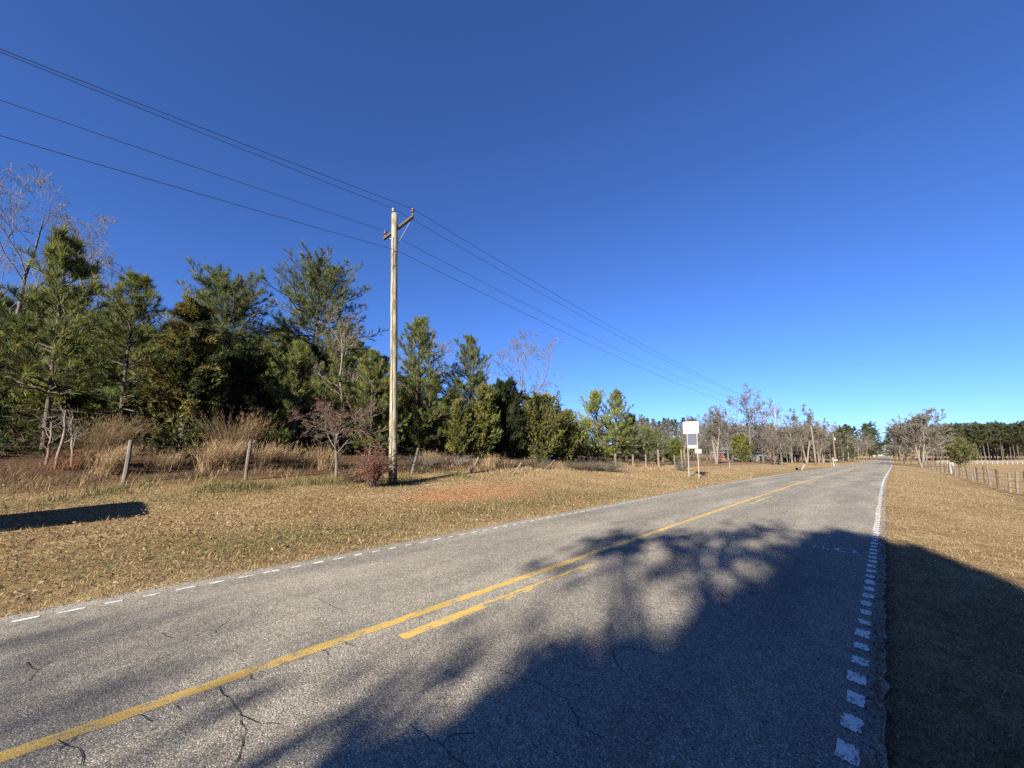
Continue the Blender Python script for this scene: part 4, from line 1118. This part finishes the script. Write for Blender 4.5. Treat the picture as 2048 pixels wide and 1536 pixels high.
# ------------------------------------------------------------------ buildings and yard things
def gable_house(name, label, px, D, w, d, h, roof_h, rot, wall, roof, openings=(), porch=None, eave=0.45, group=None, base_row=None):
    x, y_ = xy_at(px, D); z_ = tz(x, y_)
    o = thing(name, label, 'house' if 'house' in name else 'shed', (x, y_, z_ - 0.1), rot, group)
    b = MB()
    b.add([(-w / 2, -d / 2, 0), (w / 2, -d / 2, 0), (w / 2, d / 2, 0), (-w / 2, d / 2, 0), (-w / 2, -d / 2, h), (w / 2, -d / 2, h), (w / 2, d / 2, h), (-w / 2, d / 2, h), (-w / 2, 0, h + roof_h), (w / 2, 0, h + roof_h)],
          [(0, 1, 5, 4), (2, 3, 7, 6), (1, 2, 6, 9, 5), (3, 0, 4, 8, 7), (4, 5, 9, 8), (6, 7, 8, 9)])
    b.build('wall', M[wall], o)
    e = eave; sl = roof_h / (d / 2); th = 0.14
    b = MB()
    for s in (-1, 1):
        y0, z0 = s * (d / 2 + e), h - e * sl
        V = [(-w / 2 - e, y0, z0 + 0.02), (w / 2 + e, y0, z0 + 0.02), (w / 2 + e, 0, h + roof_h + 0.02), (-w / 2 - e, 0, h + roof_h + 0.02)]
        V += [(a, c_, z__ + th) for a, c_, z__ in V]
        b.add(V, [(0, 1, 2, 3), (7, 6, 5, 4), (0, 4, 5, 1), (1, 5, 6, 2), (2, 6, 7, 3), (3, 7, 4, 0)])
    rf_ = b.build('roof', M[roof], o)
    MB().box((0, -(d / 2 + e) - 0.02, h - e * sl + 0.05), (w + 2 * e, 0.04, 0.2)).build('fascia', M['trim'], rf_)
    for kind, cx, cz, ww, hh in openings:
        f_ = MB().box((cx, -d / 2 - 0.02, cz), (ww + 0.24, 0.06, hh + 0.24)).build('window' if kind == 'w' else 'door', M['trim'], o)
        MB().box((cx, -d / 2 - 0.055, cz), (ww, 0.03, hh)).build('pane' if kind == 'w' else 'door_leaf', M['pane'], f_)
    if porch:
        cx, pw, pd = porch
        b = MB(); y1 = -d / 2 - pd
        b.add([(cx - pw / 2, y1, h - 0.1), (cx + pw / 2, y1, h - 0.1), (cx, y1, h + pw * 0.3), (cx - pw / 2, 0, h - 0.1), (cx + pw / 2, 0, h - 0.1), (cx, 0, h + pw * 0.3)],
              [(0, 1, 2), (0, 2, 5, 3), (1, 4, 5, 2), (0, 3, 4, 1)])
        b.build('porch_gable', M['shingle'], o)
        MB().box((cx, y1 - 0.03, h - 0.22), (pw + 0.1, 0.12, 0.34)).build('porch_beam', M['trim'], o)
        for i_ in range(4):
            MB().tube([(cx - pw / 2 + 0.15 + i_ * (pw - 0.3) / 3, y1 + 0.05, 0.2), (cx - pw / 2 + 0.15 + i_ * (pw - 0.3) / 3, y1 + 0.05, h - 0.35)], [0.13, 0.11], 8).build('column', M['trim'], o)
        MB().box((cx, -d / 2 - pd / 2, 0.12), (pw + 0.3, pd + 0.3, 0.3)).build('porch_floor', M['concrete'], o)
    return o
gable_house('brick_house', 'brick house with white porch columns, half hidden by the white-stemmed tree', 1452, 140, 7.5, 6.5, 2.6, 1.7, 0.25, 'brick', 'shingle',
            [('w', -2.4, 1.6, 1.0, 1.3), ('w', 2.4, 1.6, 0.8, 1.3), ('w', 3.3, 1.6, 0.5, 1.3), ('d', 0.6, 1.15, 1.0, 2.0)], porch=(0.6, 2.6, 1.4))
gable_house('white_shed', 'low white shed behind the dark-trunked bare tree', 1512, 138, 5.5, 4.0, 1.9, 0.9, 0.3, 'siding', 'shingle', [('w', -1.4, 1.2, 0.7, 0.7), ('d', 1.0, 0.95, 0.9, 1.7)], eave=0.25)
gable_house('cream_house', 'small cream house on the rise at the far end of the road', 1749, 430, 7.0, 6.0, 3.4, 2.0, 0.5, 'cream', 'shingle', [('w', -2, 2.0, 1.2, 1.4), ('w', 2, 2.0, 1.2, 1.4), ('d', 0, 1.3, 1.1, 2.3)])
gable_house('far_house', 'tiny pale house just below the cream house', 1752, 520, 8.0, 6.0, 3.0, 2.0, 0.4, 'siding', 'tin', [('w', -2, 1.8, 1.2, 1.4), ('w', 2, 1.8, 1.2, 1.4)])
# carport
x, y_ = xy_at(1577, 150); z_ = tz(x, y_)
cp = thing('carport', 'white-roofed open carport with a dark interior behind the bare trees', 'carport', (x, y_, z_), 0.3)
b = MB(); b.box((0, 0, 2.35), (5.0, 5.0, 0.22)); b.build('roof', M['tin'], cp)
MB().box((0, 2.3, 1.15), (4.8, 0.12, 2.2)).build('back_wall', M['post_dark'], cp)
for sx in (-2.3, 2.3):
    for sy in (-2.3, 2.0): MB().box((sx, sy, 1.1), (0.16, 0.16, 2.25)).build('post', M['trim'], cp)
# small trailer in the yard
x, y_ = xy_at(1479, 118); z_ = tz(x, y_)
tr = thing('utility_trailer', 'low pale flatbed trailer parked before the brick house', 'trailer', (x, y_, z_), 0.35)
MB().box((0, 0, 0.62), (2.6, 1.5, 0.14)).build('bed', M['trim'], tr)
MB().tube([(1.3, 0, 0.58), (2.3, 0, 0.45)], [0.05, 0.05], 6).build('drawbar', M['galv'], tr)
for sy in (-0.8, 0.8):
    w_ = MB().tube([(-0.2, sy - 0.09, 0.33), (-0.2, sy + 0.09, 0.33)], [0.33, 0.33], 14).build('wheel', M['rubber'], tr)
    MB().tube([(-0.2, sy - 0.1, 0.33), (-0.2, sy + 0.1, 0.33)], [0.17, 0.17], 10).build('rim', M['trim'], w_)
for sx in (-1.2, 1.2): MB().box((sx, 0, 0.85), (0.06, 1.5, 0.36)).build('end_board', M['trim'], tr)

# mailboxes
def mailbox(px, D, label, mat, h=1.1, dy=0.0):
    x, y_ = xy_at(px, D); z_ = tz(x, y_)
    o = thing('mailbox', label, 'mailbox', (x, y_ + dy, z_), 0.1, 'mailboxes by the road')
    MB().box((0, 0, h / 2 - 0.1), (0.11, 0.11, h + 0.1)).build('post', M['post_pale'], o)
    n = 9; pr = [(-0.11, 0.0), (0.11, 0.0)] + [(0.11 * math.cos(a), 0.14 + 0.11 * math.sin(a)) for a in np.linspace(0, math.pi, n)]
    V = [(-0.28, p[0], h + p[1]) for p in pr] + [(0.28, p[0], h + p[1]) for p in pr]; m = len(pr)
    MB().add(V, [tuple(range(m))[::-1], tuple(range(m, 2 * m))] + [(i, (i + 1) % m, (i + 1) % m + m, i + m) for i in range(m)]).build('box', M[mat], o)
    MB().box((0.1, 0.125, h + 0.22), (0.03, 0.015, 0.16)).build('flag', M['brick'], o)
mailbox(1660, 93, 'black mailbox at the left road edge', 'black', 1.15)
mailbox(1670, 95, 'pale mailbox beside the black mailbox', 'trim', 1.1)
x, y_ = xy_at(1666, 93.5); o = thing('marker_post', 'leaning white post between the two mailboxes', 'post', (x, y_, tz(x, y_)))
MB().tube([(0, 0, -0.1), (-0.14, 0, 1.7)], [0.12, 0.11], 8).build('shaft', M['trim'], o)

# culvert, stakes
x, y_ = xy_at(1591, 66); z_ = tz(x, y_)
cv = thing('culvert_pipe', 'concrete culvert pipe end in the ditch beside the road', 'culvert', (x, y_, z_), 0.0)
n = 18; V = []; Fc = []
for yy, rr in ((0, 0.21), (0, 0.26), (1.6, 0.26), (1.6, 0.21)):
    V += [(rr * math.cos(a), yy, 0.12 + rr * math.sin(a)) for a in np.arange(n) * 2 * math.pi / n]
for q in range(4):
    Fc += [(q * n + i, q * n + (i + 1) % n, ((q + 1) % 4) * n + (i + 1) % n, ((q + 1) % 4) * n + i) for i in range(n)]
MB().add(V, Fc).build('pipe', M['concrete'], cv)
MB().box((0, 1.5, 0.12), (0.44, 0.02, 0.44)).build('dark_bore_panel', M['black'], cv)  # black panel painting the shade inside the pipe
x, y_ = xy_at(1603, 69); o = thing('marker_post', 'leaning white marker post just beyond the culvert pipe', 'post', (x, y_, tz(x, y_)))
MB().tube([(-0.2, 0, -0.1), (0.25, 0, 0.75)], [0.11, 0.10], 8).build('shaft', M['trim'], o)
x, y_ = xy_at(1458, 52); o = thing('marker_stake', 'thin white stake standing alone in the lawn beyond the road sign', 'stake', (x, y_, tz(x, y_)))
MB().tube([(-0.04, 0, -0.1), (-0.02, 0, 0.75)], [0.035, 0.03], 6).build('shaft', M['trim'], o)

# ------------------------------------------------------------------ undergrowth, grass, leaves
STRAW = [(0.34, 0.25, 0.15), (0.27, 0.19, 0.11), (0.40, 0.305, 0.19), (0.20, 0.138, 0.078)]
RUST = [(0.185, 0.132, 0.076), (0.14, 0.098, 0.056), (0.24, 0.178, 0.106)]

def blades(P, Hh, W, lean, bendv, rng, seg=2, drift=None):
    """curved grass blades; P (n,3)"""
    n = len(P)
    a = rng.random(n) * 6.283
    d = np.stack([np.cos(a), np.sin(a), np.zeros(n)], 1)
    if drift is not None: d = unit(d + drift)
    side = np.stack([-d[:, 1], d[:, 0], np.zeros(n)], 1)
    side = unit(side + rng.normal(0, 0.4, side.shape) * A([1, 1, 0]))
    rows = []
    for j in range(seg + 1):
        t = j / seg
        c = P + d * ((lean * t + bendv * t * t) * Hh)[:, None]
        c[:, 2] = P[:, 2] + Hh * t * (1 - 0.25 * t * np.clip(bendv, 0, 1.5))
        if j < seg:
            w = (W * (1 - 0.5 * t) / 2)[:, None]
            rows += [c - side * w, c + side * w]
        else: rows.append(c)
    V = np.stack(rows, 1).reshape(-1, 3); m = len(rows)
    f = []
    for j in range(seg - 1): f += [(2 * j, 2 * j + 1, 2 * j + 2), (2 * j + 1, 2 * j + 3, 2 * j + 2)]
    f.append((2 * seg - 2, 2 * seg - 1, 2 * seg))
    F = (A(f)[None] + (np.arange(n) * m)[:, None, None]).reshape(-1, 3)
    return V, F, m

def grass_clump(px, D, h, n, rad, label, cols=STRAW, drift=(0.5, 0.5, 0), w=0.012, fluff=0):
    x, y_ = xy_at(px, D); z_ = tz(x, y_)
    rng = np.random.default_rng(int(px * 10))
    P = np.column_stack([rng.normal(0, rad, n), rng.normal(0, rad, n), np.full(n, -0.03)])
    V, F, m = blades(P, h * rng.uniform(0.55, 1.05, n), np.full(n, w), rng.uniform(0.1, 0.35, n), rng.uniform(0.1, 0.55, n), rng, 3, A(drift))
    t = np.repeat(hsv_jit(rng, n, cols), m, 0)
    o = thing('grass_clump', label, 'grass', (x, y_, z_), 0.0, 'tall dry grass clumps along the fence')
    mesh_obj('stems', V, F, M['blade'], o, tint=t)
    if fluff:
        tipi = np.arange(n) * m + m - 1
        T = V[tipi]
        P2_ = np.repeat(T, fluff, 0) - unit(np.repeat(T - P, fluff, 0)) * rng.uniform(0, 0.45 * h, (n * fluff, 1)) + rng.normal(0, 0.03, (n * fluff, 3))
        V2, F2 = tufts(P2_, unit(np.repeat(T - P, fluff, 0) + rng.normal(0, 0.3, (n * fluff, 3))), 2, 0.17, 0.008, rng, 0.35, 0.03)
        mesh_obj('seed_heads', V2, F2, M['blade'], o, tint=np.repeat(hsv_jit(rng, n * fluff, cols), 6, 0))['kind'] = 'stuff'
    return o
for args in [(195, 18.6, 1.9, 420, 0.17, 'tall feathery brown grass clump left of the first leaning fence post', RUST, (-0.1, 0.9, 0), 0.011, 5),
             (458, 19.2, 2.3, 520, 0.17, 'tallest feathery tan grass clump, in front of the near-black cedar', RUST, (0.0, 0.5, 0), 0.011, 6),
             (215, 17.6, 1.0, 300, 0.15, 'short golden grass clump below the tall feathery brown clump', STRAW, (-0.1, 0.9, 0), 0.011, 4),
             (330, 18.0, 0.8, 200, 0.25, 'low pale grass clump midway between the two leaning fence posts', STRAW, (0, 0.7, 0), 0.011, 2),
             (415, 17.8, 1.2, 260, 0.12, 'straw-coloured grass clump left of the second leaning fence post', STRAW, (0, 0.6, 0), 0.012, 2),
             (455, 17.9, 1.3, 300, 0.13, 'dense golden grass clump nearest the second leaning fence post', STRAW, (0, 0.6, 0), 0.012, 2),
             (525, 18.1, 1.25, 260, 0.12, 'golden grass clump just right of the second leaning fence post', STRAW, (0, 0.6, 0), 0.012, 2),
             (572, 18.4, 1.15, 200, 0.11, 'slanting golden grass tuft two steps right of the second leaning post', STRAW, (0, 0.6, 0), 0.012, 2),
             (615, 18.8, 0.9, 120, 0.14, 'thin golden grass tuft left of the reddish sapling', STRAW, (0, 0.6, 0), 0.012, 2),
             (650, 18.6, 1.2, 220, 0.16, 'upright pale grass tuft touching the reddish sapling', STRAW, (0, 0.45, 0), 0.012, 2),
             (860, 21.5, 0.9, 160, 0.2, 'pale grass tuft right of the utility pole', STRAW, (0, 0.5, 0), 0.013, 2),
             (985, 22.5, 0.9, 200, 0.25, 'pale grass tuft between the two fallen fence posts', STRAW, (0, 0.5, 0), 0.013, 2),
             (130, 18.3, 0.75, 120, 0.2, 'reddish grass tuft low at the left edge of the fence line', [(0.2, 0.09, 0.05), (0.16, 0.08, 0.05)], (0, 0.7, 0), 0.011, 1)]:
    grass_clump(*args)

def shrub(px, D, h, rad, nst, nlf, cols, label, leaf=0.05, group=None, arch=0.2, ltop=1.0, name='shrub', twigs_col='twig'):
    x, y_ = xy_at(px, D); z_ = tz(x, y_)
    rng = np.random.default_rng(int(px * 7))
    o = thing(name, label, 'shrub', (x, y_, z_), 0.0, group)
    a = rng.random(nst) * 6.283; rr = rng.random(nst) ** 0.5
    k = 6; s = np.linspace(0, 1, k)
    hh = h * rng.uniform(0.5, 1.05, nst) * (1 - 0.25 * rr)
    P = np.stack([np.cos(a)[:, None] * (0.25 * rad + rr[:, None] * rad * s), np.sin(a)[:, None] * (0.25 * rad + rr[:, None] * rad * s), hh[:, None] * (s - arch * s ** 3 * rr[:, None] * 2)], -1)
    P[:, 1:] += np.cumsum(rng.normal(0, 0.03, (nst, k - 1, 3)), 1)
    parts = [tubes(P, np.tile(np.linspace(0.009, 0.003, k), (nst, 1)), 3)]
    Q, r, L = spawn(rng, P, np.full((nst, k), 0.006), hh, 3, 0.2, 0.4, 0.9, 0.35, 3, 0.1, 0.2)
    parts.append(tubes(Q, np.full(r.shape, 0.0035), 3))
    mesh_obj('stems', *join(parts), M[twigs_col], o)
    if nlf:
        allp = np.concatenate([P.reshape(-1, 3), Q.reshape(-1, 3), Q.reshape(-1, 3)])
        p = allp[rng.integers(0, len(allp), nlf)] + rng.normal(0, 0.045, (nlf, 3)); p[:, 2] = np.clip(p[:, 2], 0.02, None)
        d = unit(rng.normal(size=(nlf, 3))); e = unit(np.cross(d, rng.normal(size=(nlf, 3))))
        l = leaf * rng.uniform(0.6, 1.3, nlf)[:, None]
        V = np.stack([p, p + d * l * 0.5 + e * l * 0.3, p + d * l, p + d * l * 0.5 - e * l * 0.3], 1).reshape(-1, 3)
        mesh_obj('leaves', V, np.arange(len(V)).reshape(-1, 4), M['leaf'], o, tint=np.repeat(hsv_jit(rng, nlf, cols), 4, 0))
    return o
REDS = [(0.15, 0.062, 0.04), (0.11, 0.048, 0.034), (0.19, 0.085, 0.05)]
shrub(748, 15.2, 2.0, 0.42, 70, 3800, REDS, 'reddish-brown leafy shrub at the foot of the utility pole', 0.055)
shrub(712, 16.0, 0.8, 0.5, 40, 1200, [(0.12, 0.07, 0.045), (0.17, 0.11, 0.06)], 'low brown shrub left of the shrub at the pole foot', 0.05)
shrub(1165, 26.5, 1.15, 1.5, 170, 900, [(0.09, 0.07, 0.04), (0.06, 0.06, 0.03)], 'wide tangled bramble mound right of the fallen fence posts', 0.06, arch=0.45, name='bramble')
shrub(1210, 27.5, 1.3, 1.4, 170, 700, [(0.09, 0.07, 0.04), (0.06, 0.06, 0.03)], 'tangled bramble mound nearest the row of bleached posts', 0.06, arch=0.45, name='bramble')
shrub(1362, 36.5, 1.5, 0.7, 80, 300, [(0.10, 0.08, 0.06)], 'grey-brown brush at the last bleached post', 0.05)
shrub(840, 20.5, 0.9, 1.0, 90, 800, [(0.11, 0.09, 0.06), (0.15, 0.11, 0.07)], 'grey-brown weedy shrub just right of the utility pole', 0.045, twigs_col='twig_pale')
shrub(905, 22.0, 0.85, 1.1, 90, 700, [(0.12, 0.10, 0.07), (0.16, 0.13, 0.09)], 'pale grey weedy shrub under the pointed dark pine', 0.04, twigs_col='twig_pale')
shrub(1070, 24.5, 0.85, 1.1, 90, 600, [(0.12, 0.09, 0.06)], 'brown weedy shrub around the fallen fence posts', 0.045)

# sapling with leftover red leaves
loc, H = spot(678, 836, 17.0)
_sap = make_bare('sapling', bare_mesh(72, H, 1.9, levels=((12, 6), (6, 4), (5, 3), (3, 2)), low=0.42, r0=0.07, rmin=0.004, bark='grey_bark', twig='twig', up=-0.04), 'small spreading sapling with scattered reddish leaves, left of the utility pole', loc)
_rs = np.random.default_rng(71)
_cv = [c for c in _sap.children if c.name.startswith('crown')][0]
_co = np.empty(len(_cv.data.vertices) * 3, np.float32); _cv.data.vertices.foreach_get('co', _co); _co = _co.reshape(-1, 3)
n = 2600
p = _co[_rs.integers(0, len(_co), n)] + _rs.normal(0, 0.02, (n, 3)); d = unit(_rs.normal(size=(n, 3))); e = unit(np.cross(d, _rs.normal(size=(n, 3)))); l = 0.05 * _rs.uniform(0.6, 1.3, n)[:, None]
mesh_obj('leaves', np.stack([p, p + d * l * 0.5 + e * l * 0.3, p + d * l, p + d * l * 0.5 - e * l * 0.3], 1).reshape(-1, 3), np.arange(4 * n).reshape(-1, 4), M['leaf'], _sap, tint=np.repeat(hsv_jit(_rs, n, [(0.2, 0.09, 0.07), (0.15, 0.07, 0.06)]), 4, 0))
# thin pale saplings at far left
for px, py, D, lab in [(128, 800, 18.5, 'thin pale leafless sapling under the leftmost pine'), (158, 815, 18.8, 'second thin pale sapling, nearer the tall brown grass'), (105, 830, 19.2, 'shortest thin pale sapling under the leftmost pine')]:
    loc, H = spot(px, py, D)
    make_bare('sapling', bare_mesh(int(px), H, 0.6, levels=((6, 4), (4, 3), (3, 2)), low=0.3, r0=0.035, rmin=0.004, bark='pale_bark', twig='twig_pale', up=0.15), lab, loc)

# weeds along the fence line and at the woods' edge
def scatter_band(n, y0, y1, u_mu, u_sd, rng):
    y_ = rng.uniform(y0, y1, n); u = rng.normal(u_mu, u_sd, n)
    x = u + bend(y_)
    return x, y_
rng = np.random.default_rng(101)
parts, tints, b0 = [], [], 0
for n, y0, y1, mu, sd, h0, h1, w, cols, seg in [
        (15000, -5, 38, -16.4, 0.9, 0.10, 0.40, 0.011, STRAW + RUST + RUST + [(0.10, 0.085, 0.06), (0.14, 0.12, 0.09)], 2),
        (5500, -5, 38, -18.0, 1.0, 0.12, 0.4, 0.012, RUST + [(0.09, 0.075, 0.055), (0.13, 0.11, 0.085), (0.07, 0.06, 0.045)], 2),
        (12000, -5, 12, -14.9, 0.5, 0.06, 0.3, 0.016, [(0.10, 0.11, 0.035), (0.07, 0.08, 0.03), (0.22, 0.18, 0.10), (0.15, 0.14, 0.06)], 2),
        (9000, 12, 40, -15.0, 0.7, 0.1, 0.35, 0.014, STRAW + [(0.12, 0.10, 0.06)], 2),
        (5000, -5, 40, -20.5, 1.6, 0.12, 0.45, 0.012, RUST + [(0.06, 0.05, 0.04), (0.05, 0.06, 0.025)], 2)]:
    x, y_ = scatter_band(n, y0, y1, mu, sd, rng)
    cl = np.sin(x * 2.1 + 1.7 * np.sin(y_ * 0.8)) * np.sin(y_ * 1.35 + 0.6 * x) + rng.normal(0, 0.35, n)
    keep = cl > 0.05; x, y_ = x[keep], y_[keep]; n = len(x)
    P = np.column_stack([x, y_, terrain(x, y_) - 0.02])
    hs = rng.uniform(h0, h1, n) * (0.7 + 0.5 * rng.random(n))
    V, Fb, m = blades(P, hs, np.full(n, w), rng.uniform(0, 0.5, n), rng.uniform(0, 0.8, n), rng, seg, A([0, 0.35, 0]))
    parts.append((V, Fb)); tints.append(np.repeat(hsv_jit(rng, n, cols), m, 0))
V, Fb = join(parts)
prop(mesh_obj('weeds', V, Fb, M['blade'], tint=np.concatenate(tints)), 'rank dry weeds and long grass along the old fence line', 'weeds', kind='stuff')

# mown dry turf: short blades, thinning with distance
def turf(name, label, n, rmin, rmax, a0, a1, sel, seed, hs=(0.03, 0.075), w=0.007, green=0.1):
    rng = np.random.default_rng(seed)
    d = rmin * (rmax / rmin) ** rng.random(n); a = np.radians(rng.uniform(a0, a1, n))
    x, y_ = d * np.sin(a), d * np.cos(a)
    u = x - bend(y_)
    k = sel(u, y_, rng) & ((np.sin(5.1 * x + 2 * np.sin(3.3 * y_)) * np.sin(4.7 * y_ + 1.5 * np.sin(2.9 * x)) + rng.normal(0, 0.5, n)) > -0.25); x, y_, d, u = x[k], y_[k], d[k], u[k]; n = len(x)
    P = np.column_stack([x, y_, terrain(x, y_) - 0.006])
    sc_ = 0.75 + d / 26.0
    V, Fb, m = blades(P, rng.uniform(*hs, n) * np.minimum(sc_, 1.8), w * sc_, rng.uniform(0, 0.9, n), rng.uniform(0, 1.0, n), rng, 1)
    cols = hsv_jit(rng, n, [(0.31, 0.235, 0.14), (0.24, 0.175, 0.10), (0.37, 0.295, 0.185), (0.15, 0.105, 0.058)], 0.22)
    gm = np.exp(-(((u + 8.6) / 1.3) ** 2)) * (y_ > -4) * (y_ < 20) * (np.sin(y_ * 1.1 + 2 * np.sin(u)) > -0.2)
    gsel = rng.random(n) < np.maximum(gm * 0.55, green)
    cols[gsel] = hsv_jit(rng, gsel.sum(), [(0.075, 0.09, 0.03), (0.10, 0.105, 0.04), (0.06, 0.075, 0.025)], 0.2)
    prop(mesh_obj(name, V, Fb, M['blade'], tint=np.repeat(cols, m, 0)), label, 'grass', kind='stuff')
_cl = lambda x, y_: np.exp(-(((x + 11.3) / 1.5) ** 2 + ((y_ - 9.6) / 2.8) ** 2))
turf('turf_grass', 'short dry tan turf on the verge left of the road', 330000, 6.7, 60, -118, -12, lambda u, y_, r: (u < U_L + 0.06 + 0.04 * r.random(len(u))) & (u > -15.5) & (r.random(len(u)) > 1.5 * _cl(u, y_)), 201, green=0.08)
turf('turf_grass', 'short dry tan turf on the verge right of the road', 230000, 2.2, 60, -6, 60, lambda u, y_, r: (u > U_R - 0.05 - 0.05 * r.random(len(u))) & (u < 12), 202, hs=(0.025, 0.07), w=0.005, green=0.06)

rng = np.random.default_rng(205)
n = 42000
y_ = rng.uniform(-6, 34, n); u = rng.uniform(-15.2, U_L - 0.02, n); x = u + bend(y_)
cl = np.sin(2.3 * x + 1.9 * np.sin(1.7 * y_)) * np.sin(2.9 * y_ + 1.1 * x) + 0.6 * np.sin(9.1 * x + 2 * y_) * np.sin(8.3 * y_) + rng.normal(0, 0.3, n)
k = (cl > 0.45) & (rng.random(n) > 1.5 * _cl(x, y_)); x, y_, u = x[k], y_[k], u[k]; n = len(x)
V, Fb, m = blades(np.column_stack([x, y_, terrain(x, y_) - 0.01]), rng.uniform(0.06, 0.15, n), np.full(n, 0.013), rng.uniform(0.1, 0.9, n), rng.uniform(0, 0.9, n), rng, 2)
cols = hsv_jit(rng, n, [(0.33, 0.255, 0.15), (0.24, 0.175, 0.10), (0.17, 0.12, 0.066), (0.15, 0.145, 0.06)], 0.25)
prop(mesh_obj('grass_tussocks', V, Fb, M['blade'], tint=np.repeat(cols, m, 0)), 'uneven taller tufts in the mown verge left of the road', 'grass', kind='stuff')
# coarse soil and gravel crumbs where turf meets the pavement
n = 5000
y_ = np.concatenate([rng.uniform(-4, 22, n // 2), rng.uniform(1.5, 22, n - n // 2)])
u = np.concatenate([U_L + rng.normal(0.02, 0.07, n // 2), U_R + rng.normal(-0.01, 0.05, n - n // 2)]); x = u + bend(y_)
z_ = np.where((u > U_L) & (u < U_R), rz(y_) + crown(u), terrain(x, y_)) + 0.003
r = rng.uniform(0.004, 0.013, n)[:, None]
C_ = np.column_stack([x, y_, z_])
a = rng.random(n) * 6.28
V = np.stack([C_ + np.column_stack([np.cos(a + q), np.sin(a + q), np.zeros(n)]) * r for q in (0, 2.1, 4.2)] + [C_ + A([0, 0, 1.0]) * r * 0.9], 1).reshape(-1, 3)
Fb = (A([(0, 1, 3), (1, 2, 3), (2, 0, 3)])[None] + (np.arange(n) * 4)[:, None, None]).reshape(-1, 3)
prop(mesh_obj('gravel', V, Fb, M['blade'], tint=np.repeat(hsv_jit(rng, n, [(0.2, 0.17, 0.13), (0.12, 0.09, 0.06), (0.28, 0.25, 0.2)]), 4, 0)), 'loose grit and soil crumbs along the pavement edges', 'gravel', kind='stuff')

# fallen leaves on the verge
rng = np.random.default_rng(301)
n = 12000
y_ = rng.uniform(-5, 14, n); u = -7.2 - np.abs(rng.normal(3.2, 2.3, n)); x = u + bend(y_)
P = np.column_stack([x, y_, terrain(x, y_) + rng.uniform(0.02, 0.06, n)])
d = unit(rng.normal(size=(n, 3)) * A([1, 1, 0.35])); e = unit(np.cross(d, rng.normal(size=(n, 3)) * A([0.4, 0.4, 1])))
l = rng.uniform(0.025, 0.065, n)[:, None]
V = np.stack([P - d * l * 0.5, P + e * l * 0.3 + A([0, 0, 0.01]), P + d * l * 0.5, P - e * l * 0.3 + A([0, 0, 0.01])], 1).reshape(-1, 3)
prop(mesh_obj('fallen_leaves', V, np.arange(len(V)).reshape(-1, 4), M['leaf'], tint=np.repeat(hsv_jit(rng, n, [(0.22, 0.15, 0.085), (0.15, 0.09, 0.05), (0.27, 0.20, 0.125), (0.17, 0.09, 0.05)]), 4, 0)), 'scattered dry brown leaves on the left verge', 'leaves', kind='stuff')
